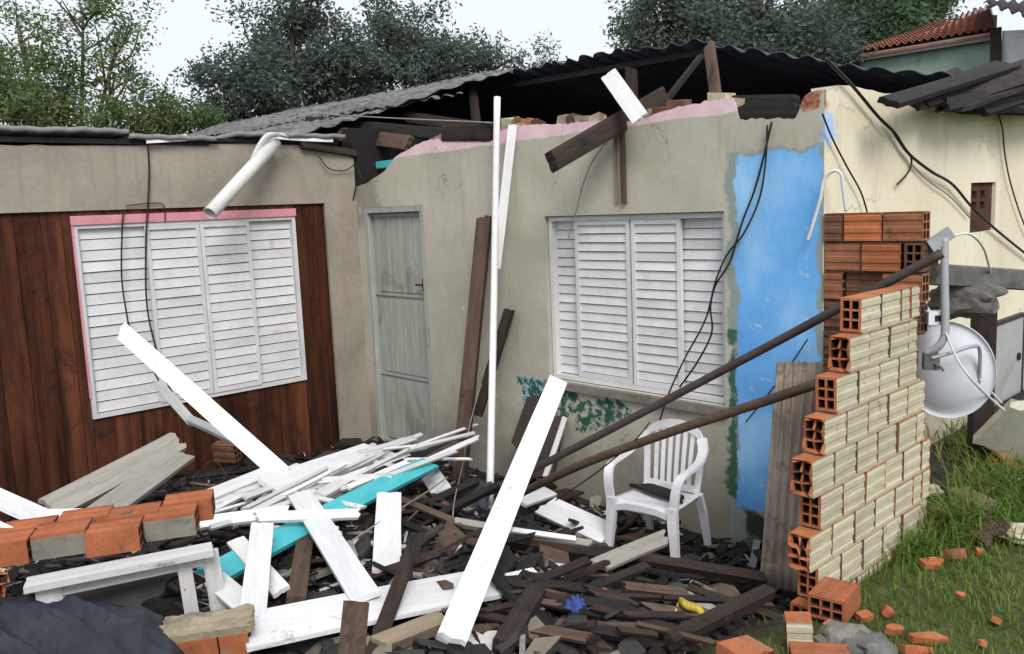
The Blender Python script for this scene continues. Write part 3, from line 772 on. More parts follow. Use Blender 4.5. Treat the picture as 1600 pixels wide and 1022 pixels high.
# cables
def cable(label, pts, r=.005, mat='cable', cat='cable', name='cable', group=None):
    o = MB(); o.tube(spline([at(u, v, **k) for u, v, k in pts], 8), r, 6)
    return tag(o.build(name, M[mat], smooth=True), label, cat, group)
ax_ = lambda l, x: [(u, v, Xp(x)) for u, v in l]
ay_ = lambda l, y: [(u, v, Yp(y)) for u, v in l]
cable('black cable hanging down the wing wall across the second shutter leaf', ax_([(231, 222), (233, 268), (231, 322), (228, 380), (229, 470), (240, 530)], .035) + [(262, 600, Xp(.1)), (300, 662, Xp(.3))], .0065)
cable('black cable hanging over the leftmost shutter leaf', ax_([(193, 330), (191, 355), (190, 430), (197, 485)], .04) + [(206, 520, Xp(.08)), (236, 572, Xp(.15)), (275, 650, Xp(.3))], .006)
cable('short dark wire sagging below the wing plaster above the pink rail', ax_([(196, 322), (230, 318), (255, 320), (258, 346)], .03), .004)
cable('thin grey cable running down the inside corner beside the door', ay_([(560, 238), (556, 290), (544, 350), (534, 420), (529, 480)], -.03), .006)
cable('drooping cable loop at the inside corner under the eave', [(498, 244, Xp(.05)), (515, 264, Xp(.05)), (540, 266, Xp(.04)), (556, 258, Yp(-.03)), (565, 280, Yp(-.03))], .005)
cable('black cable trailing from the wall head down over the blue panel', ay_([(1206, 190), (1192, 250), (1178, 300), (1163, 338), (1152, 372), (1140, 410), (1118, 446), (1110, 480), (1112, 520), (1090, 565), (1062, 605)], -.03), .006)
cable('second black cable crossing the blue panel towards the right shutter leaf', ay_([(1199, 195), (1196, 255), (1186, 312), (1162, 365), (1136, 398), (1118, 440), (1102, 500), (1070, 560)], -.035) + [(1045, 615, Yp(-.06)), (1030, 660, Yp(-.1))], .0055)
cable('thin wire hanging over the lower blue panel behind the long pole', ay_([(1262, 530), (1235, 570), (1205, 610), (1165, 660)], -.05), .004)
cable('thick dark cable slanting down the cream side wall to the vent block', ax_([(1290, 92), (1330, 132), (1372, 182), (1398, 208), (1420, 240), (1455, 268), (1488, 288), (1520, 325), (1560, 362), (1612, 404)], 4.345), .009)
cable('dark cable branch curling on the cream wall below the thick cable', ax_([(1396, 208), (1412, 232), (1424, 248), (1420, 268), (1402, 288)], 4.335), .006)
cable('pale thin wire on the cream wall left of the vent block', ax_([(1424, 256), (1450, 282), (1485, 308), (1515, 340)], 4.33), .004, 'wire')
cable('thin dark wire hanging from the bare brick corner onto the brick pillar', ax_([(1285, 178), (1300, 215), (1322, 258), (1345, 300), (1355, 332)], 4.34), .005)
cable('thin dark cable at the right end of the cream wall', ax_([(1556, 168), (1566, 200), (1570, 240), (1580, 290), (1600, 350), (1620, 390)], 4.34), .006)
cable('white hose looping at the house corner above the brick pillar', [(1262, 376, Yp(-.05)), (1272, 345, Yp(-.05)), (1282, 310, Yp(-.05)), (1288, 280, Yp(-.05)), (1302, 267, Yp(-.04)), (1314, 272, Yp(-.03)), (1317, 292, Yp(-.02)), (1322, 330, Yp(.0))], .009, 'cable_white', 'hose', 'white_hose')
cable('rusty wire stretched along the front wall head to the white pole', [(500, 178, Yp(.4)), (600, 184, Yp(.2)), (770, 192, Yp(-.02))], .006, 'wire', 'wire', 'wire')
cable('yellowish string hanging from the jutting charred beam', ay_([(962, 206), (930, 245), (912, 285), (903, 320), (888, 372)], -.05), .004, 'wire', 'string', 'string')
cable('thin pale wire dangling in front of the leaning brown timber', [(752, 600, Yp(-.3)), (735, 660, Yp(-.45)), (722, 730, Yp(-.7)), (709, 790, Zp(.42)), (707, 862, Zp(.25))], .004, 'wire', 'wire', 'wire')

# ================================================================ hollow bricks
BL, BH, BT = .19, .14, .09     # length, height, thickness
def brick_mesh(name, mats, L=BL, grooves=True, broken=0.0, seed=0):
    """six-hole clay brick: x = length (holes run along x), y = thickness, z = height; +y face is the rendered face (slot 1)"""
    rr = random.Random(seed); mb = MB()
    ys = [0, .012, .040, .050, .078, .09]; zs = [0, .011, .045, .054, .086, .095, .129, .14]
    for e, x in ((0, 0.0), (1, L)):
        dpt = min(.06, L * .4) * (1 if e == 0 else -1)
        jg = {}
        def X(y, z):
            if not broken: return x
            if e == 0: return x
            k = (round(y, 3), round(z, 3))
            if k not in jg: jg[k] = x + rr.uniform(-broken, broken * .3)
            return jg[k]
        for i in range(5):
            for j in range(7):
                y0, y1, z0, z1 = ys[i], ys[i + 1], zs[j], zs[j + 1]
                q = [(X(y0, z0), y0, z0), (X(y1, z0), y1, z0), (X(y1, z1), y1, z1), (X(y0, z1), y0, z1)]
                if i % 2 == 1 and j % 2 == 1:
                    w_ = [(x + dpt, p[1], p[2]) for p in q]
                    for k in range(4):
                        k2 = (k + 1) % 4; mb.add([q[k], q[k2], w_[k2], w_[k]], [(0, 1, 2, 3)], 2)
                    mb.add(w_, [(0, 1, 2, 3)], 2)
                else: mb.add(q, [(0, 3, 2, 1)] if e == 0 else [(0, 1, 2, 3)], 0)
        if e == 1: XR = X
    # long faces
    gz_ = [0, .012, .016, .038, .042, .066, .074, .098, .102, .124, .128, .14]
    for (yy, mi, s) in ((0.0, 0, 1), (BT, 1, -1)):
        prof = []
        for k, z in enumerate(gz_): prof.append((yy + s * (.004 if (grooves and k % 4 in (2, 3)) else 0), z))
        for k in range(len(prof) - 1):
            (ya, za), (yb, zb) = prof[k], prof[k + 1]
            x1a = L if not broken else L - broken * .3
            v = [(0, ya, za), (x1a, ya, za), (x1a, yb, zb), (0, yb, zb)]
            mb.add(v, [(0, 1, 2, 3)] if s == 1 else [(3, 2, 1, 0)], mi)
    for z, s in ((0, 1), (BH, -1)):
        x1a = L if not broken else L - broken * .3
        v = [(0, 0, z), (x1a, 0, z), (x1a, BT, z), (0, BT, z)]
        mb.add(v, [(3, 2, 1, 0)] if s == 1 else [(0, 1, 2, 3)], 0)
    me = bpy.data.meshes.new(name); me.from_pydata([tuple(v) for v in mb.v], [], mb.f)
    for m in mats: me.materials.append(m)
    me.polygons.foreach_set('material_index', mb.m); me.update(); return me
BM_cream = brick_mesh('brick_rendered', [M['brick'], M['brick_cream'], M['brick_hole']])
BM_cream_half = brick_mesh('brick_rendered_half', [M['brick'], M['brick_cream'], M['brick_hole']], L=.09)
BM_red = brick_mesh('brick_bare', [M['brick'], M['brick'], M['brick_hole']])
BM_mid = brick_mesh('brick_warm', [M['brick_mid'], M['brick_mid'], M['brick_hole']])
BM_old = brick_mesh('brick_old', [M['brick_old'], M['brick_old'], M['brick_hole']])
BM_mid_half = brick_mesh('brick_warm_half', [M['brick_mid'], M['brick_mid'], M['brick_hole']], L=.095)
BM_dark = brick_mesh('brick_sooty', [M['brick_dark'], M['brick_dark'], M['brick_hole']])
BM_red_half = brick_mesh('brick_bare_half', [M['brick'], M['brick'], M['brick_hole']], L=.095)
BM_dark_half = brick_mesh('brick_sooty_half', [M['brick_dark'], M['brick_dark'], M['brick_hole']], L=.095)
BM_brk = [brick_mesh('brick_broken', [M['brick'], M['brick'], M['brick_hole']], L=rnd.uniform(.08, .14), broken=.035, seed=s) for s in range(4)]
BM_brc = [brick_mesh('brick_broken_rendered', [M['brick'], M['brick_cream'], M['brick_hole']], L=rnd.uniform(.09, .15), broken=.035, seed=s + 9) for s in range(3)]

BM_chip = [brick_mesh('brick_chipped', [M['brick'], M['brick_cream'], M['brick_hole']], L=.19, broken=.02, seed=s + 40) for s in range(3)]
# ---- stepped fragment of rendered hollow-brick wall (runs along Y, rendered face to +X)
XW = 4.9
BW = empty('brick_wall_fragment', (XW - .045, -.7, gz(4.9, -.7)))
tag(BW, 'broken freestanding hollow brick wall with stepped end and cream rendered face', 'wall')
ztop = 1.622; NR = 9
# near-end Y of each course, top first
near = [-0.827, -0.939, -1.035, -1.14, -1.241, -1.166, -1.258, -1.172, -1.234]
far = [-0.276, -0.224, -0.186, -0.162, -0.176, -0.093, -0.102, -0.097, -0.091]
mort = MB()
ROT = Matrix.Rotation(R_(90), 4, 'Z')    # local x -> +Y, local y -> -X ; want +y face -> +X, so mirror by turning 180
for r in range(NR):
    z0 = ztop - .15 * (r + 1) + .005
    y = near[r]; first = True
    c = 0
    while y < far[r] - .05:
        L = .19 if far[r] - y > .17 else .09
        dx = rnd.uniform(-.004, .004)
        # length along -Y so that +y local faces +X :   x->-Y, y->+X
        Mx = Matrix.Translation((XW - .09 + dx, y + L, z0)) @ Matrix.Rotation(R_(-90) + rnd.uniform(-.012, .012), 4, 'Z') @ Matrix.Rotation(rnd.uniform(-.02, .02), 4, 'X')
        me = BM_cream if L > .15 else BM_cream_half
        if L > .15 and first and r in (1, 4, 6): me = BM_chip[r % 3]
        elif L > .15 and rnd.random() < .10: me = BM_chip[rnd.randrange(3)]
        first = False
        link('brick', me, BW, Mx)
        y += L + .010; c += 1
    mort.box(XW - .084, XW - .0012, near[r] + .02, far[r] - .02, z0 - .0098, z0 - .0002)
    y = near[r] + .19
    while y < far[r] - .05:
        mort.box(XW - .084, XW - .0012, y + .0002, y + .0098, z0 + .0002, z0 + .1399, 1); y += .20
mort.build('mortar', [M['mortar'], M['mortar_dark']], BW)
# ---- brick pillar stub in line with the front wall
PS = empty('brick_pillar', (4.55, .0, 0.0))
tag(PS, 'unrendered red and sooty brick wall stub at the corner of the house', 'pillar')
mort = MB(); zt = 1.952
for r in range(12):
    z0 = zt - .15 * (r + 1) + .005
    x = 4.322 + (0 if r % 2 == 0 else -.0)
    seq = [.095, .19, .19] if r % 2 == 0 else [.19, .19, .095]
    if r > 3: seq = [.19, .19] if r % 2 else [.095, .19, .095]
    for k, L in enumerate(seq):
        red = (r, k) in ((0, 1), (1, 1), (2, 0), (0, 2), (4, 1), (1, 0), (3, 1), (2, 2))
        if r > 2 and k == 2 and L < .15: me = BM_dark_half
        me = (BM_red if (r, k) in ((0, 1), (1, 1), (4, 1)) else BM_mid if red else BM_dark) if L > .15 else (BM_mid_half if red else BM_dark_half)
        yo = rnd.uniform(-.006, .006)
        if (r, k) in ((2, 1),): yo = .03
        if (r, k) == (1, 2):   # turned brick showing its holes
            link('brick', BM_dark, PS, Matrix.Translation((x + .10, -.01 + yo, z0)) @ Matrix.Rotation(R_(90), 4, 'Z'))
        else:
            link('brick', me, PS, Matrix.Translation((x, -.005 + yo, z0)))
        x += L + .010
    mort.box(4.326, x - .02, .006, .078, z0 - .0098, z0 - .0002)
mort.build('mortar', M['mortar_dark'], PS)

# ---- slab of brick wall lying on the white bench, left foreground
s0, s1 = at(-28, 891, z=.80), at(300, 843, z=.815)
dx_ = (s1 - s0).normalized(); up_ = Vector((0, 0, 1)); dy_ = up_.cross(dx_).normalized(); up_ = dx_.cross(dy_)
SLB = empty('brick_slab', (s0 + s1) / 2); tag(SLB, 'toppled slab of orange hollow bricks lying on the white bench', 'bricks')
fr_ = basis(s0, dx_, dy_, up_)
mort = MB()
# courses lie side by side away from the camera, bricks laid flat end to end with their sides uppermost
LAY = {-2: .03, -1: -.03, 0: -.01, 1: .025, 2: -.035, 3: .05}
for c, o0 in LAY.items():
    x = c * .197 - .03
    wd = .19
    if c == 4: wd = .12
    for k in range(2):
        y = o0 + k * .148
        me = BM_old if c < 4 else BM_red_half
        Mb = fr_ @ Matrix.Translation((x + rnd.uniform(-.002, .002) + (.05 if k else 0), y, rnd.uniform(-.004, .004))) @ Matrix(((1, 0, 0, 0), (0, 0, 1, 0), (0, 1, 0, 0), (0, 0, 0, 1)))
        link('brick', me, SLB, Mb)
    mort.box(x + .004, x + (.186 if c < 4 else .09), o0 + .1405, o0 + .1475, .010, .082)
    if c in (-2, 1, 3, 4): mort.box(x + .002, x + (.188 if c < 4 else .093), o0 - .012, o0 - .0005, .002, .080)
    if c < 3: mort.box(x + .1905, x + .1965, max(o0, LAY[c + 1]) + .012, max(o0, LAY[c + 1]) + .25, .008, .080)
mo = mort.build('mortar', M['grey_render'], SLB, mat4=fr_)
# ---- white bench below the slab
BN = empty('white_bench', at(200, 900, z=.6)); tag(BN, 'battered white bench frame half buried under the orange brick slab', 'bench')
wpiece('top_rail', at(40, 915, z=.785), at(332, 858, z=.79), .10, .028, (0, 0, 1), M['white_worn'], BN, jag=.05)
wpiece('apron', at(60, 925, z=.745), at(318, 872, z=.745), .06, .022, CAMDIR(at(200, 900, z=.75)), M['white_worn'], BN, jag=.05)
for (u, v, wl) in ((286, 872, .052), (328, 862, .062), (74, 915, .085)):
    tpp = at(u, v, z=.765); wpiece('leg', tpp, Vector((tpp.x + .02, tpp.y + .01, .47)), wl, .04, CAMDIR(tpp), M['white_worn'], BN, jag=.05)

def shard_pts(L, Wd, T_, r):
    k = r.choice((4, 5, 5, 6)); ring = []
    for i in range(k):
        a = 2 * math.pi * (i + r.uniform(-.25, .25)) / k
        ring.append((math.cos(a) * L * r.uniform(.75, 1.15), math.sin(a) * Wd * r.uniform(.75, 1.15)))
    vs = [(x, y, T_ / 2) for x, y in ring] + [(x * 1.02, y * .98, -T_ / 2) for x, y in ring]
    fs = [tuple(range(k)), tuple(range(2 * k - 1, k - 1, -1))] + [(i, k + i, k + (i + 1) % k, (i + 1) % k) for i in range(k)]
    return vs, fs
# ---- loose bricks
def loose(label, u, v, z, me, rz, rx=0, ry=0, name='loose_brick', cat='brick', group=None):
    p = at(u, v, z=z)
    Mx = Matrix.Translation(p) @ Matrix.Rotation(rz, 4, 'Z') @ Matrix.Rotation(ry, 4, 'Y') @ Matrix.Rotation(rx, 4, 'X')
    o = link(name, me); o.matrix_world = Mx; tag(o, label, cat, group); return o
GZ = .44
loose('orange hollow brick at the foot of the stepped wall end', 1262, 962, .44, BM_old, R_(98), R_(90), 0)
loose('cream faced brick standing below the orange one at the wall foot', 1268, 1012, .40, BM_cream_half, R_(214), 0, .05)
loose('orange broken brick at the bottom edge left of the cream one', 1165, 1030, .44, BM_brk[1], R_(-15), R_(85))
loose('orange brick lying at the bottom edge below the cream one', 1232, 1040, .44, BM_old, R_(35), R_(88))
def brick_chip(seed, L, W__, T_):
    r = random.Random(seed); vs, fs = shard_pts(L, W__, T_, r)
    k = len(vs) // 2
    vs = [(x, y, z + (r.uniform(-.3, .3) * T_ if i < k else 0)) for i, (x, y, z) in enumerate(vs)]
    me = bpy.data.meshes.new('brick_chip'); me.from_pydata(vs, [], fs); me.materials.append(M['brick']); me.update(); return me
def chip(label, u, v, L, W__, T_, rz, tilt, seed):
    p = at(u, v, z=.43); z = gz(p.x, p.y) + T_ * .3 + .015; p = at(u, v, z=z)
    o = link('brick_shard', brick_chip(seed, L, W__, T_)); o.matrix_world = Matrix.Translation(p) @ Matrix.Rotation(rz, 4, 'Z') @ Matrix.Rotation(tilt, 4, 'X') @ Matrix.Rotation(tilt * .6, 4, 'Y')
    tag(o, label, 'brick shard')
chip('flat orange brick shard in the grass, left of a close pair below the wall', 1452, 880, .062, .036, .03, .9, .18, 1)
chip('flat orange brick shard in the grass, right of a close pair below the wall', 1488, 866, .066, .034, .035, .7, -.15, 2)
chip('small tilted orange shard in the grass between the wall foot and the bottom edge', 1388, 955, .045, .03, .03, 1.6, .5, 3)
chip('long orange brick sliver lying at the bottom of the grass', 1448, 997, .075, .022, .03, .75, .1, 4)
chip('orange sliver just below the long brick sliver at the bottom edge', 1428, 1014, .06, .022, .025, .55, -.1, 5)
chip('orange brick shard alone in the grass near the right edge', 1558, 970, .035, .024, .02, 2.2, .4, 6)
chip('dull orange shard lying in the grass close to the wall foot', 1350, 962, .04, .026, .025, .3, .2, 7)
chip('orange shard half under the grass left of the long sliver', 1305, 985, .06, .035, .03, -.4, .3, 8)
CK = empty('brick_chunk', at(335, 1000, z=.55)); tag(CK, 'chunk of brickwork under grey render at the bottom left beside the dark tarp', 'bricks')
c0 = at(262, 1046, z=.56); c1 = at(398, 1026, z=.57); cx_ = (c1 - c0).normalized(); cy_ = Vector((0, 0, 1)).cross(cx_).normalized(); cy_ = (cy_ + Vector((0, 0, .10))).normalized(); cz_ = cx_.cross(cy_).normalized()
cm_ = basis(c0, cx_, cy_, cz_)
flat = Matrix(((1, 0, 0, 0), (0, 0, 1, 0), (0, 1, 0, 0), (0, 0, 0, 1)))
for i in range(2):
    for j in range(1): link('brick', BM_old if i == 0 else BM_red_half, CK, cm_ @ Matrix.Translation((i * .196 - .03 * j - .02, j * .146, 0)) @ flat)
vs = []; fs = []; NN = 14
for sfc in (0, 1):
    for i in range(NN + 1):
        for j in range(NN + 1):
            u, v = i / NN, j / NN
            e = .02 * noise.noise((u * 6, v * 6, 3)) 
            vs.append(cm_ @ Vector((-.02 + u * .30 + (.03 * noise.noise((v * 9, 1, 0)) if i in (0, NN) else 0), .006 + v * .132 + (.012 * noise.noise((u * 9, 5, 0)) if j in (0, NN) else 0), .0905 + (.026 + .014 * noise.noise((u * 5, v * 5, 1)) if sfc else 0))))
N = (NN + 1) ** 2; ix = lambda i, j, q: q * N + i * (NN + 1) + j
for i in range(NN):
    for j in range(NN): fs.append((ix(i, j, 0), ix(i, j + 1, 0), ix(i + 1, j + 1, 0), ix(i + 1, j, 0))); fs.append((ix(i, j, 1), ix(i + 1, j, 1), ix(i + 1, j + 1, 1), ix(i, j + 1, 1)))
    fs.append((ix(i, 0, 0), ix(i + 1, 0, 0), ix(i + 1, 0, 1), ix(i, 0, 1))); fs.append((ix(i + 1, NN, 0), ix(i, NN, 0), ix(i, NN, 1), ix(i + 1, NN, 1)))
    fs.append((ix(0, i + 1, 0), ix(0, i, 0), ix(0, i, 1), ix(0, i + 1, 1))); fs.append((ix(NN, i, 0), ix(NN, i + 1, 0), ix(NN, i + 1, 1), ix(NN, i, 1)))
mesh('render_coat', vs, fs, M['tan_render'], CK, False)
chip('small orange shard at the foot of the far end of the brick wall', 1462, 800, .04, .03, .03, .5, .3, 21)
chip('orange brick crumb in the grass right of the close pair', 1530, 862, .025, .02, .02, 1.5, .3, 22)
chip('orange brick crumb in the grass midway to the right edge', 1500, 930, .028, .02, .02, .2, .3, 23)
chip('tiny orange crumb near the bottom right corner of the grass', 1535, 1005, .022, .018, .015, 2.5, .2, 24)
chip('orange shard beside the dark clod at the bottom edge', 1395, 985, .04, .025, .025, 1.1, .3, 25)
loose('tan brick end at the left edge below the orange slab', -20, 925, .80, BM_brc[1], R_(20), R_(75))
loose('sooty brick showing its holes behind the leaning white plank', 335, 722, .20, BM_dark, R_(30), R_(10))
loose('cream and red block with holes lying at the far right edge of the grass', 1580, 730, .50, BM_cream, R_(70), R_(-60), R_(15))

# ================================================================ boards and beams of the heap
W_ = 'board'
B = board
# (label, mat, start, end, width, thickness, hint)
B('white_plank', 'long white plank leaning from the heap up to the dark boarded window', W_, (190, 517, Dp(5.6)), (442, 742, Dp(4.9)), .108, .022, 'white_paint', 'c', jag=.25)
B('white_batten', 'thin grey white batten leaning below the window behind the long plank', W_, (246, 598, Dp(6.0)), (302, 662, Dp(5.75)), .062, .03, 'white_worn', 'c', jag=.2)
B('white_batten', 'splintered white batten lying behind the foot of the long leaning plank', W_, (296, 655, Dp(5.7)), (400, 705, Dp(5.3)), .055, .03, 'white_worn', jag=.4)
B('grey_plank', 'weathered grey plank tilted against the timber boarding, upper of two', W_, (78, 795, Zp(.60)), (278, 690, Zp(.72)), .17, .03, 'grey_wood', jag=.3)
B('grey_plank', 'weathered grey plank tilted against the timber boarding, lower of two', W_, (140, 815, Zp(.63)), (284, 712, Zp(.68)), .15, .03, 'grey_wood', jag=.4)
B('white_plank', 'white plank sloping in from the left edge behind the brick slab', W_, (-40, 762, Dp(3.9)), (85, 818, Dp(3.7)), .085, .03, 'white_paint', 'c', jag=.1)
B('white_plank', 'white plank lying level behind the orange brick slab', W_, (60, 808, Dp(3.55)), (170, 806, Dp(3.6)), .06, .03, 'white_paint', jag=.1)
B('white_plank', 'short white plank at the far left edge above the brick slab', W_, (-60, 800, Dp(3.5)), (20, 838, Dp(3.4)), .06, .03, 'white_paint', 'c', jag=.1)
B('white_plank', 'wide white plank across the top of the heap in front of the door', W_, (420, 762, Zp(.62)), (592, 703, Zp(.52)), .20, .025, 'white_paint', jag=.3)
B('white_plank', 'white plank running from the brick slab up to the heap top', W_, (262, 800, Zp(.68)), (425, 735, Zp(.62)), .085, .025, 'white_paint', jag=.1)
B('white_plank', 'white plank beneath the wide one with dark gaps showing around it', W_, (330, 795, Zp(.62)), (470, 728, Zp(.56)), .065, .02, 'white_paint', jag=.2)
B('white_batten', 'dirty white batten in the dark hollow of the heap', W_, (345, 800, Zp(.55)), (440, 775, Zp(.55)), .05, .02, 'white_worn', jag=.4)
B('white_batten', 'thin white batten on the heap just behind the teal plank', W_, (475, 790, Zp(.58)), (668, 712, Zp(.46)), .055, .022, 'white_paint', jag=.2)
B('white_batten', 'slim white batten second behind the teal plank', W_, (455, 780, Zp(.57)), (640, 712, Zp(.47)), .045, .02, 'white_paint', jag=.2)
B('white_batten', 'slim grey white batten third behind the teal plank', W_, (440, 790, Zp(.55)), (600, 725, Zp(.47)), .05, .02, 'white_worn', jag=.2)
B('white_batten', 'pale thin lath pointing at the foot of the grey door', W_, (570, 725, Zp(.52)), (688, 690, Zp(.45)), .032, .015, 'white_paint', jag=.2)
B('white_batten', 'short white block on the heap left of the teal plank', W_, (500, 775, Zp(.60)), (545, 748, Zp(.58)), .07, .03, 'white_worn', jag=.1)
B('white_plank', 'white plank lying level beside the bench behind the upright white board', W_, (310, 818, Zp(.66)), (450, 800, Zp(.64)), .07, .02, 'white_paint', jag=.2)
B('white_plank', 'narrow white plank lying level across the teal plank', W_, (400, 809, Zp(.70)), (560, 803, Zp(.62)), .058, .02, 'white_paint', jag=.3)
B('teal_plank', 'long teal painted plank slanting across the heap', W_, (330, 900, Zp(.62)), (672, 724, Zp(.53)), .125, .025, 'teal_paint', jag=.2)
B('white_plank', 'white plank sloping down across the teal plank onto the big white panel', W_, (468, 772, Zp(.66)), (572, 935, Zp(.60)), .115, .022, 'white_paint', jag=.1)
B('white_plank', 'upright white board standing at the left of the big white panel', W_, (410, 820, Zp(.72)), (394, 968, Zp(.62)), .095, .022, 'white_paint', 'c', jag=.08)
B('white_plank', 'short white board slanting behind the upright white board', W_, (368, 845, Zp(.66)), (440, 925, Zp(.58)), .075, .02, 'white_paint', jag=.1)
B('white_plank', 'white board piece between the bench leg and the upright white board', W_, (335, 905, Zp(.62)), (400, 960, Zp(.58)), .09, .02, 'white_paint', jag=.1)
B('white_plank', 'white board standing upright in the middle of the heap', W_, (608, 772, Zp(.60)), (604, 892, Zp(.50)), .125, .02, 'white_paint', 'c', jag=.05)
B('white_sheet', 'big white panel lying across the front of the heap', 'board', (372, 990, Zp(.62)), (795, 906, Zp(.50)), .25, .02, 'white_paint', (0, -.35, 1), jag=.2)
B('white_plank', 'longest white plank rising from the foreground past the shuttered window', W_, (705, 1000, Dp(2.95)), (872, 594, Dp(4.75)), .104, .024, 'white_paint', 'c', jag=.3)
B('white_plank', 'small white board on the heap beside the teal plank end', W_, (668, 735, Zp(.40)), (690, 768, Zp(.36)), .13, .02, 'white_paint', jag=.1)
B('white_plank', 'white board lying near the wall behind the longest white plank', W_, (812, 785, Zp(.30)), (860, 768, Zp(.28)), .10, .02, 'white_paint', jag=.1)
B('white_plank', 'white board lying flat between the longest plank and the plastic chair', W_, (852, 790, Zp(.27)), (952, 836, Zp(.20)), .16, .02, 'white_paint', jag=.1)
B('white_batten', 'thin white lath crossing behind the upright white board', W_, (528, 843, Zp(.50)), (638, 856, Zp(.48)), .022, .015, 'white_worn', jag=.1)
B('white_batten', 'small white offcut in the dark rubble right of the upright white board', W_, (628, 800, Zp(.40)), (648, 785, Zp(.40)), .04, .02, 'white_worn', jag=.1)
B('white_batten', 'white painted lath strip lying on the burnt floor beam', W_, (802, 828, Zp(.47)), (900, 842, Zp(.45)), .028, .012, 'white_paint', jag=.2)
B('white_batten', 'white splinter lying at the right corner of the big white panel', W_, (790, 902, Zp(.47)), (835, 892, Zp(.44)), .035, .015, 'white_paint', jag=.3)
B('white_plank', 'white plaster board scrap under the tip of the longest white plank', W_, (690, 985, Zp(.47)), (765, 1020, Zp(.47)), .10, .02, 'white_worn', jag=.4)
B('brown_stake', 'dark brown stake slanting in front of the big white panel', 'stake', (652, 838, Zp(.72)), (578, 1035, Zp(.50)), .058, .045, 'burnt_brown', 'c', jag=.2)
B('brown_stake', 'short brown timber standing upright at the picture bottom', 'timber', (557, 940, Dp(2.62)), (545, 1060, Dp(2.55)), .078, .05, 'brown_wood', 'c', jag=.05)
B('brown_stake', 'reddish brown board end under the sloping white plank', 'timber', (480, 820, Zp(.58)), (462, 940, Zp(.55)), .075, .04, 'brown_wood', 'c', jag=.2)
B('tan_beam', 'pale brown beam piece lying in the foreground below the white panel', 'beam', (590, 1010, Zp(.53)), (690, 970, Zp(.52)), .065, .06, 'tan_wood', jag=.3)
B('brown_stake', 'brown board leaning in the dark gap behind the teal plank', 'timber', (590, 780, Zp(.45)), (560, 830, Zp(.40)), .12, .03, 'tan_wood', 'c', jag=.2)
B('floor_beam', 'long burnt floor beam lying across the rubble in front of the chair', 'beam', (705, 828, Zp(.40)), (965, 872, Zp(.38)), .075, .07, 'burnt_brown', jag=.2)
B('floor_beam', 'grey edged burnt beam behind the long plank in the rubble', 'beam', (712, 816, Zp(.46)), (925, 852, Zp(.42)), .04, .04, 'grey_wood', jag=.2)
B('floor_beam', 'burnt beam running below the chair to the corrugated sheet', 'beam', (890, 858, Zp(.34)), (1195, 905, Zp(.36)), .05, .045, 'burnt_brown', jag=.2)
B('grey_plank', 'pale broken plank end lying below the chair', W_, (935, 884, Zp(.40)), (1040, 840, Zp(.40)), .09, .02, 'grey_wood', jag=.5)
B('charred_plank', 'charred pole lying across the bottom right of the rubble', 'plank', (1045, 1002, Zp(.50)), (1200, 925, Zp(.48)), .055, .05, 'burnt_brown', jag=.2)
B('charred_plank', 'grey brown beam stub standing in the foreground rubble', 'plank', (785, 1012, Zp(.50)), (838, 925, Zp(.52)), .075, .06, 'burnt_brown', jag=.1)
B('charred_plank', 'charred batten sloping from the pole foot into the rubble', 'plank', (640, 830, Zp(.36)), (775, 760, Zp(.40)), .045, .04, 'charred', jag=.2)
B('charred_plank', 'charred batten beside the pole foot lying left', 'plank', (620, 808, Zp(.36)), (745, 752, Zp(.38)), .05, .04, 'charred', jag=.2)
wr = random.Random(77)
for i in range(44):
    u = wr.uniform(310, 650); v = 800 - (u - 330) * .28 + wr.uniform(-28, 34)
    L = wr.uniform(50, 130); sl = wr.uniform(-.62, -.22) if i % 4 else wr.uniform(-.1, .25)
    zz = .60 - (u - 330) * .00025 + wr.uniform(-.03, .06)
    B('white_splinter', 'thin splintered white batten strewn over the white board heap', W_, (u, v, Zp(zz)), (u + L, v + L * sl, Zp(zz - .02)), wr.uniform(.016, .042), .014, wr.choice(('white_worn', 'white_paint', 'white_worn')), group='white splinters on the heap', jag=.9, seg=4)
for i in range(22):  # dark laths added to stand for the black shade between the white boards
    u = wr.uniform(330, 640); v = 805 - (u - 330) * .27 + wr.uniform(-25, 40)
    L = wr.uniform(50, 150); sl = wr.uniform(-.7, -.1) if i % 3 else wr.uniform(.0, .6)
    zz = .55 - (u - 330) * .0003 + wr.uniform(-.02, .05)
    B('charred_gap_lath', 'charred lath standing in for the black shade between the white boards', W_, (u, v, Zp(zz)), (u + L, v + L * sl, Zp(zz - .02)), wr.uniform(.018, .05), .02, wr.choice(('charred', 'burnt_brown', 'brown_wood')), group='charred laths in the white heap', jag=.9, seg=4)
for i in range(26):
    u = wr.uniform(610, 1060); v = wr.uniform(800, 970) if u < 800 else wr.uniform(900, 985); a_ = wr.uniform(-.45, .35); L = wr.uniform(50, 140)
    if u > 800: a_ = abs(a_) * .6
    zz = .40 + (v - 800) * .0006 + wr.uniform(0, .05)
    B('burnt_lath', 'burnt dark lath lying loose on the rubble before the chair', W_, (u, v, Zp(zz)), (u + L, v + L * a_, Zp(zz - .01)), wr.uniform(.016, .045), .018, wr.choice(('charred', 'charred', 'burnt_brown', 'burnt_brown', 'brown_wood')), group='burnt laths on the rubble', jag=.9, seg=4)
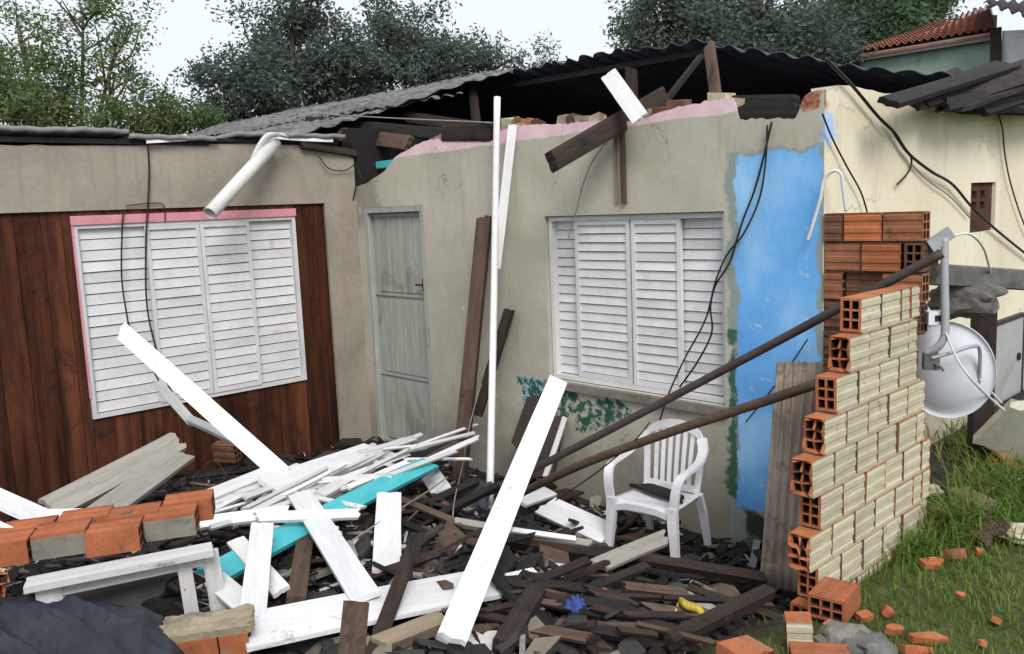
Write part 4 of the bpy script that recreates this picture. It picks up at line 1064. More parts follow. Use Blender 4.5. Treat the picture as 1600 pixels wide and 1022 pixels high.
# poles
def pole(label, pts, r, mat, name='long_pole', cat='pole'):
    o = MB(); o.tube(spline([at(u, v, **k) for u, v, k in pts], 8), r, 9); return tag(o.build(name, M[mat], smooth=True), label, cat)
pole('long dark pole rising from the rubble to the satellite dish, upper of two', [(762, 770, Dp(5.35)), (960, 668, Dp(5.0)), (1180, 552, Dp(4.55)), (1310, 482, Dp(4.25)), (1472, 396, Dp(3.98))], .023, 'dark_metal')
pole('rusty dark pole passing in front of the plastic chair, lower of two', [(775, 790, Dp(5.2)), (900, 730, Dp(4.62)), (1040, 678, Dp(4.25)), (1180, 632, Dp(3.98)), (1275, 600, Dp(3.72))], .023, 'brown_wood')
cable('thin wire crossing the heap in front of the upright white board', [(550, 845, Zp(.55)), (610, 805, Zp(.56)), (665, 770, Zp(.46)), (700, 745, Zp(.42))], .005, 'wire', 'wire', 'wire')
cable('thin black wire running from the lower pole to the chair seat', [(868, 782, Dp(4.7)), (930, 740, Dp(4.6)), (990, 690, Dp(4.35)), (1015, 660, Dp(4.4))], .004, 'cable', 'wire', 'wire')
cable('dark wires curling between the grey plank and the heap', [(278, 720, Zp(.66)), (290, 740, Zp(.6)), (285, 770, Zp(.5)), (330, 720, Zp(.6)), (355, 745, Zp(.62))], .004, 'cable', 'wire', 'wire')
# dark panels against the wall below the window
B('dark_boarding', 'dark slanted panel leaning on the wall left of the longest white plank', 'board', (842, 620, Yp(-.06)), (812, 705, Yp(-.22)), .16, .03, 'dark_panel', (.3, -1, .2), jag=.5)
B('dark_boarding', 'dark panel with pale edge leaning on the wall under the window', 'board', (862, 650, Yp(-.07)), (842, 745, Yp(-.30)), .22, .03, 'dark_panel', (.3, -1, .2), jag=.1)
B('white_batten', 'thin grey strip leaning beside the dark panel under the window', W_, (883, 652, Yp(-.10)), (852, 745, Yp(-.34)), .035, .02, 'white_worn', (.3, -1, .2), jag=.1)

# corrugated sheet standing against the brick wall end
p_tl, p_tr = at(1214, 566, d=4.08), at(1285, 566, d=3.98); p_bl, p_br = at(1188, 918, d=4.05), at(1256, 925, d=3.85)
CS = corr('corrugated_sheet', lambda u, v: p_bl.lerp(p_br, u).lerp(p_tl.lerp(p_tr, u), v), 70, 10, .011, 5, M['fibro_brown'], None, thick=.008, jag=.01)
tag(CS, 'brown grey corrugated sheet standing upright left of the stepped brick wall', 'sheet')
p_a, p_b = at(690, 762, z=.36), at(768, 752, z=.34); q_a, q_b = at(640, 800, z=.28), at(760, 800, z=.2)
CS2 = corr('corrugated_sheet', lambda u, v: q_a.lerp(q_b, u).lerp(p_a.lerp(p_b, u), v), 40, 5, .02, 3, M['soot_sheet'], None, thick=.008, jag=.01)
tag(CS2, 'sooty corrugated sheet lying in the rubble at the foot of the white pole', 'sheet')

# dark tarp in the left corner
vs = []; fs = []; NU, NV = 90, 70
T0, T1, T2, T3 = at(-60, 1100, z=.78), at(330, 1100, z=.66), at(-60, 890, z=.80), at(285, 945, z=.68)
for i in range(NU + 1):
    for j in range(NV + 1):
        u, v = i / NU, j / NV
        p = T0.lerp(T1, u).lerp(T2.lerp(T3, u), v)
        rid = abs(noise.noise((u * 2.4 + v * 1.2, v * 1.9, 4))); r2 = noise.noise((u * 6 + v * 3, v * 5 - u * 2, 1))
        edge = min(u, 1 - u, v, 1 - v)
        p.z += -.10 * rid + .028 * (.5 - abs(noise.noise((u * 5 + v * 4, v * 3.5 - u * 2, 1))) * 2) + .007 * (.5 - abs(noise.noise((u * 13 - v * 5, v * 11, 8))) * 2) - .10 * (1 - sm(0, .12, edge))
        if v > .8: p += Vector((0, 1, 0)) * .05 * noise.noise((u * 6, 1, 1)) * (v - .8) * 5
        vs.append(p)
for i in range(NU):
    for j in range(NV):
        a = i * (NV + 1) + j; fs.append((a, a + NV + 1, a + NV + 2, a + 1))
tp = mesh('tarp', vs, fs, M['tarp'], None, True); tag(tp, 'crumpled dark navy tarp in the bottom left corner', 'tarp')
sd = tp.modifiers.new('thick', 'SOLIDIFY'); sd.thickness = .006
B('charred_plank', 'grey scorched board lying under the bench behind the tarp', 'plank', (105, 915, Zp(.66)), (250, 925, Zp(.62)), .16, .02, 'slate', jag=.5)

# ================================================================ plastic chair
def chair():
    fl, frr = at(954, 866, z=.10), at(1060, 892, z=.10)
    e = (frr - fl); ang = math.atan2(e.y, e.x)
    sc = .90
    mid = (fl + frr) / 2
    base = Vector((mid.x, mid.y, .09))
    T = Matrix.Translation(base) @ Matrix.Rotation(ang, 4, 'Z') @ Matrix.Rotation(R_(1.5), 4, 'X') @ Matrix.Diagonal((.90, .86, .80, 1))
    # local: x right, y back (front legs at y=0), z up
    root = empty('plastic_chair', base); tag(root, 'white plastic monobloc armchair standing in the rubble under the window', 'chair')
    mt = M['plastic']
    def strip(name, ctr, wid, th=.010, wdir=None):
        """ribbed strip: centre line, half-width vectors"""
        vs = []; fs = []
        n_ = len(ctr)
        for i in range(n_):
            p = Vector(ctr[i]); wv = Vector(wid[i])
            d = (Vector(ctr[min(i + 1, n_ - 1)]) - Vector(ctr[max(0, i - 1)])).normalized(); nn = d.cross(wv).normalized() * th
            for a, b_ in ((-1, -1), (1, -1), (1, 1), (-1, 1)): vs.append(T @ (p + wv * a + nn * b_ * .5))
        for i in range(n_ - 1):
            for k in range(4):
                k2 = (k + 1) % 4; fs.append((i * 4 + k, i * 4 + k2, i * 4 + 4 + k2, i * 4 + 4 + k))
        fs.append((3, 2, 1, 0)); fs.append(tuple((n_ - 1) * 4 + k for k in range(4)))
        o = mesh(name, vs, fs, mt, root); return o
    # seat: dished slab
    vs = []; fs = []; n1, n2 = 14, 14
    for s in (0, -.012):
        for i in range(n1 + 1):
            for j in range(n2 + 1):
                u, v = i / n1, j / n2
                wx = (.225 - .03 * v)
                x = (u - .5) * 2 * wx; y = -.01 + v * .42
                z = .425 - .035 * v - .022 * math.sin(math.pi * u) * math.sin(math.pi * min(1, v * 1.1)) - .05 * (1 - sm(0, .12, v)) 
                vs.append(T @ Vector((x, y, z + s)))
    N = (n1 + 1) * (n2 + 1); ix = lambda i, j, s: s * N + i * (n2 + 1) + j
    for i in range(n1):
        for j in range(n2):
            fs.append((ix(i, j, 0), ix(i + 1, j, 0), ix(i + 1, j + 1, 0), ix(i, j + 1, 0))); fs.append((ix(i, j, 1), ix(i, j + 1, 1), ix(i + 1, j + 1, 1), ix(i + 1, j, 1)))
    for i in range(n1): fs.append((ix(i, 0, 1), ix(i + 1, 0, 1), ix(i + 1, 0, 0), ix(i, 0, 0))); fs.append((ix(i, n2, 0), ix(i + 1, n2, 0), ix(i + 1, n2, 1), ix(i, n2, 1)))
    for j in range(n2): fs.append((ix(0, j, 0), ix(0, j + 1, 0), ix(0, j + 1, 1), ix(0, j, 1))); fs.append((ix(n1, j, 1), ix(n1, j + 1, 1), ix(n1, j + 1, 0), ix(n1, j, 0)))
    mesh('seat', vs, fs, mt, root, True)
    # front apron arch
    ap = [(-.20, 0, .33), (-.17, -.004, .375), (-.10, -.008, .395), (0, -.01, .40), (.10, -.008, .395), (.17, -.004, .375), (.20, 0, .33)]
    strip('apron', ap, [(0, 0, .022)] * 7, .012)
    # legs: splayed channel section
    for sx in (-1, 1):
        strip('leg', [(sx * .205, .0, .44), (sx * .210, -.005, .30), (sx * .222, -.015, .15), (sx * .235, -.03, 0)], [(.032, .0, 0), (.029, 0, 0), (.024, 0, 0), (.020, 0, 0)], .035)
        strip('leg', [(sx * .185, .40, .40), (sx * .195, .44, .25), (sx * .205, .48, 0)], [(.026, 0, 0), (.024, 0, 0), (.018, 0, 0)], .032)
        # arm: rises from the front leg, sweeps back into the back frame
        arm = spline([(sx * .215, .0, .42), (sx * .225, .0, .52), (sx * .235, .02, .60), (sx * .245, .07, .645), (sx * .25, .18, .655), (sx * .245, .30, .67), (sx * .225, .40, .72), (sx * .19, .46, .78)], 4)
        wid = []
        for i, p in enumerate(arm):
            t = i / (len(arm) - 1); wid.append(Vector((.028, 0, 0)).lerp(Vector((.030 * sx * sx, .004, .012)), t))
        strip('armrest', arm, wid, .018)
    # back: arched top rail, side stiles, slats, lower rail
    arch = spline([(-.20, .455, .74), (-.17, .47, .80), (-.09, .48, .845), (0, .485, .86), (.09, .48, .845), (.17, .47, .80), (.20, .455, .74)], 4)
    strip('top_rail', arch, [(0, .004, .030)] * len(arch), .014)
    for sx in (-1, 1): strip('back_stile', [(sx * .175, .40, .40), (sx * .185, .435, .58), (sx * .195, .465, .79)], [(.020, 0, 0)] * 3, .014)
    strip('back_rail', [(-.17, .405, .425), (0, .412, .420), (.17, .405, .425)], [(0, .002, .024)] * 3, .012)
    for k in range(6):
        x = -.125 + k * .05
        strip('back_slat', [(x * .92, .408, .43), (x * .96, .440, .62), (x, .478, .83 - abs(x) * .2)], [(.0135, 0, 0)] * 3, .009)
    return root, T
CH, CHT = chair()
o = wpiece('charred_plank', CHT @ Vector((-.16, .30, .43)), CHT @ Vector((.16, .22, .425)), .10, .02, (0, 0, 1), M['charred'], None, jag=.5); tag(o, 'burnt board scrap lying on the seat of the plastic chair', 'plank')
board('blue_bucket_shard', 'dark blue plastic shard under the plastic chair', 'plastic shard', (985, 805, Yp(-.10)), (1000, 850, Yp(-.16)), .14, .01, 'blue_cloth', 'c')

# ================================================================ satellite dish and things on the right
D0 = at(1474, 582, d=4.35)
DS = empty('satellite_dish', at(1478, 640, d=4.35)); tag(DS, 'white satellite dish seen from behind with its grey mast, beyond the brick wall', 'satellite dish')
back = (CAMDIR(D0) + Vector((-.15, -.30, -.25))).normalized()      # side turned to us = convex back
dxv = Vector((0, 0, 1)).cross(back).normalized(); dyv = back.cross(dxv)
vs = []; fs = []; NR_, NA = 9, 40; RX, RYY = .225, .250
for s in (0, 1):
    for i in range(NR_ + 1):
        r = i / NR_
        for k in range(NA):
            t = 2 * math.pi * k / NA
            vs.append(D0 + dxv * (RX * r * math.cos(t)) + dyv * (RYY * r * math.sin(t)) - back * (.065 * r * r + s * .004) + back * (.012 if i == NR_ and s == 0 else 0))
N = (NR_ + 1) * NA
for s in (0, 1):
    for i in range(NR_):
        for k in range(NA):
            k2 = (k + 1) % NA; q = (s * N + i * NA + k, s * N + i * NA + k2, s * N + (i + 1) * NA + k2, s * N + (i + 1) * NA + k)
            fs.append(q if s == 1 else q[::-1])
for k in range(NA):
    k2 = (k + 1) % NA; fs.append((NR_ * NA + k, NR_ * NA + k2, N + NR_ * NA + k2, N + NR_ * NA + k))
mesh('reflector', vs, fs, M['dish_paint'], DS, True)
def mast(name, pts, r, mat, parent, n=10):
    o = MB(); o.tube(spline([at(u, v, **k) for u, v, k in pts], 7), r, n); return o.build(name, M[mat], parent, True)
mast('mast', [(1476, 372, Dp(4.2)), (1476, 440, Dp(4.2)), (1477, 505, Dp(4.2)), (1474, 530, Dp(4.2)), (1462, 545, Dp(4.22)), (1448, 552, Dp(4.25))], .019, 'grey_metal', DS)
mast('support_arm', [(1455, 560, Dp(4.22)), (1490, 550, Dp(4.2)), (1520, 541, Dp(4.2)), (1531, 548, Dp(4.22)), (1530, 600, Dp(4.3))], .009, 'grey_metal', DS)
o = MB(); q0 = at(1455, 565, d=4.24); o.box(-.035, .035, -.02, .03, -.04, .04, 0, Matrix.Translation(q0) @ Matrix.Rotation(.6, 4, 'Z')); o.tube([q0, q0 + Vector((.06, -.03, -.02)), q0 + Vector((.07, -.03, -.035))], .007, 6); o.build('bracket', M['concrete'], DS)
o = MB(); q0 = at(1462, 496, d=4.25); o.box(-.045, .045, -.03, .03, -.032, .032, 0, Matrix.Translation(q0) @ Matrix.Rotation(.75, 4, 'Z')); o.build('mounting_plate', M['dish_paint'], DS)
o = MB(); o.box(-.016, .010, -.034, -.0301, -.014, .014, 0, Matrix.Translation(q0) @ Matrix.Rotation(.75, 4, 'Z')); o.build('slot', M['cable'], DS)
o = MB(); q0 = at(1472, 372, d=4.2); o.box(-.07, .05, -.012, .012, -.03, .03, 0, Matrix.Translation(q0) @ Matrix.Rotation(.75, 4, 'Z') @ Matrix.Rotation(-.6, 4, 'Y')); o.build('mast_clamp', M['grey_metal'], DS)
cable('white cable looping from the mast head over the cream wall to the concrete beam', [(1490, 368, Dp(4.25)), (1515, 366, Dp(4.3)), (1535, 385, Dp(4.5)), (1545, 415, Dp(4.8)), (1552, 445, Dp(5.0))], .006, 'cable_white')
cable('pale cable running down across the dish to the block in the grass', [(1478, 520, Dp(4.18)), (1495, 560, Dp(4.16)), (1520, 595, Dp(4.16)), (1545, 620, Dp(4.3)), (1570, 642, Dp(4.4))], .006, 'cable_white')
cable('second pale cable from the dish edge into the grass', [(1530, 592, Dp(4.28)), (1548, 612, Dp(4.4)), (1565, 630, Dp(4.5))], .006, 'cable_white')
# concrete beam on a dark post with burnt lump
CB = empty('concrete_beam', at(1545, 625, x=4.9)); tag(CB, 'grey concrete beam on a dark post in front of the cream wall', 'beam')
bm0, bm1 = at(1448, 428, d=4.75), at(1640, 440, d=5.2)
wpiece('beam', bm0, bm1, .12, .12, (0, 0, 1), M['concrete'], CB, jag=.1, seg=10)
pz = at(1538, 470, d=5.0); b = MB(); g0 = gz(pz.x, pz.y)
b.box(-.055, .055, -.055, .055, g0 - .02, pz.z, 0, Matrix.Translation((pz.x, pz.y, 0)) @ Matrix.Rotation(.6, 4, 'Z')); b.build('post', M['burnt_brown'], CB)
def lump(name, label, cat, c, r, sc, mat, seed, parent=None, amp=1.0):
    bm = bmesh.new(); bmesh.ops.create_icosphere(bm, subdivisions=3, radius=1.0)
    for v in bm.verts:
        d = v.co.normalized(); k = .35 * noise.noise(d * 1.6 + Vector((seed, 0, 0))) + .22 * noise.noise(d * 4 + Vector((0, seed, 0))) + .10 * noise.noise(d * 11 + Vector((0, seed, 0))); k = 1 + amp * k
        v.co = Vector((d.x * sc[0], d.y * sc[1], d.z * sc[2])) * r * k
    me = bpy.data.meshes.new(name); bm.to_mesh(me); bm.free(); me.materials.append(M[mat])
    o = link(name, me, parent, Matrix.Translation(c))
    if label: tag(o, label, cat)
    return o
lump('burnt_lump', None, None, at(1500, 470, d=4.9), .13, (1.5, .7, .75), 'concrete', 3, CB)
lump('burnt_lump', None, None, at(1535, 455, d=4.9), .07, (1.6, .7, .6), 'concrete', 5, CB)
# pale cabinet door low on the side wall
CBN = empty('meter_cabinet', (4.32, 3.0, .5)); tag(CBN, 'pale grey cabinet door low on the cream wall at the right edge', 'cabinet')
y0, y1 = at(1547, 500, x=4.34).y, at(1598, 500, x=4.34).y
za, zb = at(1575, 622, x=4.34).z, at(1575, 503, x=4.34).z
b = MB(); b.box(4.312, 4.345, y0, y1, za, zb); b.build('door', M['cabinet'], CBN)
b = MB(); b.box(4.312, 4.352, y0 - .03, y0 - .001, za, zb + .03); b.box(4.312, 4.352, y1 + .001, y1 + .03, za, zb + .03); b.box(4.313, 4.351, y0, y1, zb + .001, zb + .029); b.build('frame', M['dark_metal'], CBN)
b = MB(); b.tube([(4.345, y1 - .10, (za + zb) / 2), (4.36, y1 - .10, (za + zb) / 2)], .03, 12); b.build('knob', M['cable'], CBN)
b = MB(); b.box(4.312, 4.343, y1 + .032, y1 + .8, za, zb); b.build('door', M['cabinet'], CBN)
# pale broken slabs and planks in the grass at right
B('tan_plank', 'splintered tan plank lying on the grass by the brick wall', W_, (1498, 768, Zp(.50)), (1552, 795, Zp(.50)), .085, .04, 'tan_wood', jag=.4)
B('tan_plank', 'dark brown board half buried in the grass below the splintered plank', W_, (1495, 800, Zp(.46)), (1560, 838, Zp(.47)), .17, .025, 'brown_wood', jag=.4)
lump('pale_stone', 'pale yellow stone lump in the grass near the right edge', 'stone', at(1588, 832, z=.46), .075, (1.3, .9, .6), 'brick_cream', 11)
lump('pale_stone', 'small pale stone beside the brick wall foot at the far end', 'stone', at(1452, 765, z=.48), .05, (1.3, .9, .6), 'brick_cream', 12)
B('plaster_slab', 'cream plaster slab leaning at the far right edge of the grass', 'slab', (1560, 705, Zp(.55)), (1630, 640, Zp(.85)), .30, .08, 'plaster_lump', (.8, -.8, .5), jag=.4)
lump('pale_stone', 'whitish plaster lump in the grass left of the yellow stone', 'stone', at(1556, 772, z=.47), .05, (1.4, .9, .6), 'plaster_lump', 21)
lump('pale_stone', 'whitish plaster crumb in front of the leaning cream slab', 'stone', at(1575, 750, z=.47), .04, (1.4, .9, .6), 'plaster_lump', 22)
lump('grey_stone', 'grey brown stone at the bottom edge between the bricks', 'stone', at(1322, 1000, z=.46), .085, (1.3, 1.0, .6), 'grey_render', 15)
lump('grey_stone', 'dark soil clod beside the grey brown stone', 'stone', at(1358, 1015, z=.46), .08, (1.2, 1.0, .6), 'concrete', 16)

# ================================================================ small rubble
lump('orange_ball', 'small orange ball among the burnt rubble', 'ball', at(943, 928, z=.50), .024, (1, 1, .95), 'orange_ball', 1, amp=.12)
def rag(name, label, u, v, z, sx, sy, mat, seed):
    vs = []; fs = []; n_ = 16; c = at(u, v, z=z)
    for i in range(n_ + 1):
        for j in range(n_ + 1):
            a, b_ = i / n_ - .5, j / n_ - .5
            k = 1 + .22 * noise.noise((a * 3 + seed, b_ * 3, 0))
            vs.append(c + Vector((a * sx * k, b_ * sy * k, .05 * noise.noise((a * 5, b_ * 5, seed)) + .03 * (1 - 4 * (a * a + b_ * b_)))))
    for i in range(n_):
        for j in range(n_):
            q = i * (n_ + 1) + j; fs.append((q, q + n_ + 1, q + n_ + 2, q + 1))
    o = mesh(name, vs, fs, M[mat], None, True); tag(o, label, 'rag'); s = o.modifiers.new('t', 'SOLIDIFY'); s.thickness = .006
rag('blue_rag', 'bright blue rag among the burnt rubble', 900, 948, .495, .10, .07, 'blue_cloth', 3)
o = MB(); o.tube(spline([at(1062, 935, z=.50), at(1072, 945, z=.53), at(1090, 952, z=.51), at(1102, 965, z=.49)], 5), [.006 + .012 * math.sin(math.pi * (i + .5) / 16) for i in range(16)], 7)
o.tube(spline([at(1062, 940, z=.50), at(1056, 955, z=.50), at(1056, 968, z=.48)], 5), .006, 6)
tag(o.build('yellow_strap', M['yellow'], smooth=True), 'yellow plastic strap in the rubble right of the blue rag', 'strap')

sr = random.Random(21)
# distinct medium pieces
KINDS = [('slate_shard', 'broken grey slate or cement board shard lying in the burnt rubble', 'shard', 'slate', 'cement board shards in the rubble'),
         ('pale_shard', 'pale brown broken board shard lying in the foreground rubble', 'shard', 'pale_shard', 'pale board shards in the rubble'),
         ('charred_shard', 'black charred board fragment lying in the burnt rubble', 'shard', 'charred', 'charred fragments in the rubble')]
spots = []
for i in range(170):
    u = sr.uniform(440, 1200); v = sr.uniform(835, 1035)
    if u < 800 and v < 960 and sr.random() < .6: continue
    if v > 1000 and u > 1230: continue
    spots.append((u, v))
protos = {}
for (nm, lb, ct, mt, gp) in KINDS:
    protos[nm] = []
    for k in range(6):
        L = sr.uniform(.05, .10); vs, fs = shard_pts(L, L * sr.uniform(.35, .8), sr.uniform(.008, .02), sr)
        me = bpy.data.meshes.new(nm); me.from_pydata(vs, [], fs); me.materials.append(M[mt]); me.update(); protos[nm].append(me)
for (u, v) in spots:
    z = .40
    for _ in range(4):
        p = at(u, v, z=z); z = gz(p.x, p.y) + .06
    if p.x > 4.68: continue
    wgt = (.5, .35, .15) if v > 930 else (.3, .12, .58)
    kd = sr.choices(KINDS, wgt)[0]
    o = link(kd[0], sr.choice(protos[kd[0]]))
    o.matrix_world = Matrix.Translation(p + Vector((0, 0, sr.uniform(-.02, .03)))) @ Matrix.Rotation(sr.uniform(0, 6.3), 4, 'Z') @ Matrix.Rotation(sr.gauss(0, .35), 4, 'X') @ Matrix.Rotation(sr.gauss(0, .3), 4, 'Y')
    tag(o, kd[1], kd[2], kd[4])
# fine uncountable debris: splinters, char and tile crumbs
def debris(name, label, count, mats, wts, lo, hi, seed, zoff):
    r = random.Random(seed); mb = MB(); i = 0
    while i < count:
        x = r.uniform(.05, 4.7); y = r.uniform(-4.0, -.05)
        if x < 1.0 and y < -3.2 and r.random() < .7: continue
        if x > 2.75 and y < -3.0: continue
        i += 1
        z = gz(x, y) + r.uniform(*zoff)
        L = lo + (hi - lo) * r.random() ** 2.2
        if r.random() < .5: vs, fs = shard_pts(L * .5, L * r.uniform(.10, .3), min(.018, L * r.uniform(.05, .14)), r)
        else:
            a = min(L * r.uniform(.04, .10), .022); vs, fs = boxv(-L * .8, L * .8, -a, a, -a * .4, a * .4)
        Mx = Matrix.Translation((x, y, z)) @ Matrix.Rotation(r.uniform(0, 6.3), 4, 'Z') @ Matrix.Rotation(r.gauss(0, .22), 4, 'Y') @ Matrix.Rotation(r.gauss(0, .45), 4, 'X')
        mb.add(vs, fs, r.choices(range(len(mats)), wts)[0] if (x > 1.2 or r.random() < .3) else 0, Mx)  # mostly charred beside the boarding, its darkness standing for the shade there
    o = mb.build(name, [M[m] for m in mats]); tag(o, label, kind='stuff')
debris('charred_debris', 'fine burnt splinters and crumbs covering the ground before the house', 20000, ['charred', 'burnt_brown', 'slate', 'pale_shard', 'grey_wood', 'white_worn'], [40, 24, 12, 14, 8, 4.0], .010, .15, 5, (-.01, .04))
debris('charred_debris', 'larger charred laths and board ends tangled across the rubble heap', 760, ['charred', 'burnt_brown', 'slate', 'brown_wood', 'grey_wood'], [50, 28, 8, 9, 3], .10, .42, 6, (.0, .08))

# ================================================================ grass
def grass():
    r = random.Random(3); vs = []; fs = []
    def blade(x, y, z, h, lean, wdt):
        a = r.uniform(0, 6.283); dx, dy = math.cos(a), math.sin(a); px_, py_ = -dy * wdt, dx * wdt
        b = len(vs); k = lean * h
        vs.extend(((x - px_, y - py_, z), (x + px_, y + py_, z), (x + dx * k * .35 - px_ * .8, y + dy * k * .35 - py_ * .8, z + h * .55), (x + dx * k * .35 + px_ * .8, y + dy * k * .35 + py_ * .8, z + h * .55), (x + dx * k, y + dy * k, z + h * (1 - .25 * lean))))
        fs.append((b, b + 1, b + 3, b + 2)); fs.append((b + 2, b + 3, b + 4))
    cnt = 0
    while cnt < 60000:
        x = r.uniform(4.66, 8.2); y = r.uniform(-2.8, 4.5)
        d = math.hypot(x - CAM.x, y - CAM.y)
        dens = noise.noise((x * 1.6, y * 1.6, 9)) * .5 + .5 + .3 * noise.noise((x * 6, y * 6, 2))
        if x < 4.91 and y > -1.35: continue
        if r.random() > .30 + dens * .8: continue
        if dens < .34 and r.random() < .85: continue
        if x < 4.9 and r.random() < .5: continue
        cnt += 1
        h = r.uniform(.014, .045) * (1 + .5 * dens)
        near_wall = sm(.45, .0, abs(x - 4.98)) * sm(-1.2, -.7, y)
        h *= 1 + 1.2 * near_wall * r.random()
        if y > .1: h *= 1 + .6 * r.random()
        blade(x, y, gz(x, y) - .005, h, r.uniform(.1, 1.0), r.uniform(.0018, .0038))
    for (cx, cy, nb, hh, rad) in ((5.0, -.05, 500, .34, .18), (5.1, .45, 600, .40, .25), (4.95, -.4, 350, .24, .15), (4.8, 1.3, 500, .35, .4), (5.25, .1, 300, .28, .2), (5.4, 1.3, 400, .25, .4)):
        for _ in range(nb):
            x, y = r.gauss(cx, rad * .5), r.gauss(cy, rad * .6)
            if x < 4.92 and y < .1: continue
            if x < 4.36: continue
            blade(x, y, gz(x, y) - .01, hh * r.uniform(.25, .75), r.uniform(.3, 1.3), r.uniform(.003, .006))
    o = mesh('grass', vs, fs, M['grass_blade']); tag(o, 'short green grass and weeds on the earth beside the brick wall', kind='stuff')
grass()

# ================================================================ trees
def tree(name, label, base, trunk_h, blobs, nclus, leaf, mats, seed, spread=.16, per=26, group=None, trunk_r=.14, bare=0):
    r = random.Random(seed)
    root = empty(name, base); tag(root, label, 'tree', group)
    base = Vector(base); tb = MB()
    topc = Vector((sum(b[0][0] for b in blobs) / len(blobs), sum(b[0][1] for b in blobs) / len(blobs), 0))
    fork = Vector((base.x * .7 + topc.x * .3, base.y * .7 + topc.y * .3, base.z + trunk_h))
    tb.tube(spline([base, base.lerp(fork, .5) + Vector((r.uniform(-.1, .1), r.uniform(-.1, .1), 0)), fork], 5), [trunk_r * (1 - .045 * i) for i in range(11)], 8)
    vs = []; fs = []; mi = []
    wts = [b[1] ** 2 * b[2] for b in blobs]
    for bi, (c, rad, dn) in enumerate(blobs):
        c = Vector(c)
        mid = fork.lerp(c, .5) + Vector((r.uniform(-.2, .2), r.uniform(-.2, .2), r.uniform(-.1, .25)))
        tb.tube(spline([fork, mid, c], 5), [trunk_r * .55 * (1 - .075 * i) for i in range(11)], 6)
        for _ in range(5):
            e = c + Vector((r.gauss(0, 1), r.gauss(0, 1), r.gauss(0, .8))).normalized() * rad * r.uniform(.7, 1.05)
            s = mid.lerp(c, r.uniform(.3, 1)); m_ = s.lerp(e, .5) + rv(.12)
            tb.tube(spline([s, m_, e], 4), [trunk_r * .20 * (1 - .09 * i) for i in range(9)], 5)
    sub = []
    for (c, rad, dn) in blobs:
        for _ in range(max(5, int(15 * dn))):
            d = Vector((r.gauss(0, 1), r.gauss(0, 1), r.gauss(0, .85))).normalized()
            sub.append((Vector(c) + d * rad * r.uniform(.25, 1.12), rad * r.uniform(.16, .34), rad))
    sw = [q[2] ** 1.5 for q in sub]
    for _ in range(nclus):
        c, rad, _r = r.choices(sub, sw)[0]
        cc = c + Vector((r.gauss(0, rad), r.gauss(0, rad), r.gauss(0, rad * .6)))
        m_ = r.choices(range(len(mats)), [1.0] * len(mats))[0]
        for _k in range(per):
            p = cc + Vector((r.gauss(0, spread), r.gauss(0, spread), r.gauss(0, spread * .75)))
            a = Vector((r.gauss(0, 1), r.gauss(0, 1), r.gauss(0, .7))).normalized(); bq = a.orthogonal().normalized()
            bq = Matrix.Rotation(r.uniform(0, 6.28), 3, a) @ bq
            l_ = leaf * r.uniform(.6, 1.3); wq = l_ * .42
            b0 = len(vs)
            vs.extend((p - a * l_ * .5, p + bq * wq * .5, p + a * l_ * .5, p - bq * wq * .5)); fs.append((b0, b0 + 1, b0 + 2, b0 + 3)); mi.append(m_)
    tb.build('trunk', M['bark'], root, True)
    mesh('crown', vs, fs, [M[m] for m in mats], root, False, mi)
def bl(u, v, d, rpx, dn=1.0): return (tuple(at(u, v, d=d)), rpx * d / FPX, dn)
def gb(u, d):
    p = at(u, 300, d=d); return (p.x, p.y, .3)
tree('slender_tree', 'light green sparse tree with thin branches behind the wing roof, far left', gb(90, 12), 1.4,
     [bl(20, 140, 11.5, 75, 2.0), bl(70, 175, 11.5, 60, 2.0), bl(110, 110, 12, 60, .9), bl(180, 120, 12, 65, .55), bl(235, 165, 12, 50, .9), bl(170, 185, 11.5, 50, 1.3), bl(30, 40, 12, 45, .5), bl(130, 20, 12, 60, .35), bl(190, 40, 12, 50, .25), bl(-60, 130, 12, 80, 1.5)],
     640, .070, ['leaf_light', 'leaf_green', 'leaf_light'], 31, .11, 34, trunk_r=.10)
tree('dark_tree', 'dark bluish green tree behind the roof left of the centre gap', gb(450, 15), 1.8,
     [bl(380, 130, 14.5, 60, 1.4), bl(430, 60, 15, 70, 1.2), bl(480, 20, 15, 65, 1.2), bl(490, 110, 15, 75, 1.6), bl(420, 160, 14.5, 60, 1.5), bl(345, 170, 14.5, 40, 1.0), bl(460, -40, 15, 60, 1.0), bl(545, 90, 15, 40, .9), bl(330, 110, 14.5, 22, .8)],
     560, .092, ['leaf_dark', 'leaf_dark', 'leaf_mid'], 32, .125, 46, trunk_r=.16)
tree('dark_tree', 'dark leafy tree behind the grey roof sheets, tapering to the right', gb(650, 16.5), 1.8,
     [bl(620, 55, 16, 55, 1.2), bl(660, 90, 16, 60, 1.5), bl(590, 110, 16, 50, 1.5), bl(720, 100, 16.5, 50, 1.3), bl(775, 105, 16.5, 38, 1.0), bl(690, 135, 16, 60, 1.5), bl(550, 140, 16, 55, 1.4), bl(600, 25, 16, 25, .7), bl(800, 118, 16.5, 22, .8)],
     520, .092, ['leaf_dark', 'leaf_mid', 'leaf_dark'], 33, .125, 46, trunk_r=.16)
tree('large_tree', 'large grey green tree behind the roof ridge right of the gap in the sky', gb(1130, 14), 1.6,
     [bl(1020, 45, 14, 55, 1.2), bl(1080, 10, 14, 75, 1.2), bl(1160, 30, 14, 85, 1.6), bl(1240, 40, 14, 80, 1.6), bl(1110, 70, 13.5, 55, 1.4), bl(1200, 85, 13.5, 50, 1.5), bl(1270, 80, 13.5, 50, 1.5), bl(1000, 15, 14, 35, .8), bl(1150, -60, 14, 90, 1.0), bl(985, 60, 14, 22, .8)],
     760, .092, ['leaf_mid', 'leaf_mid', 'leaf_dark'], 34, .13, 46, trunk_r=.2)
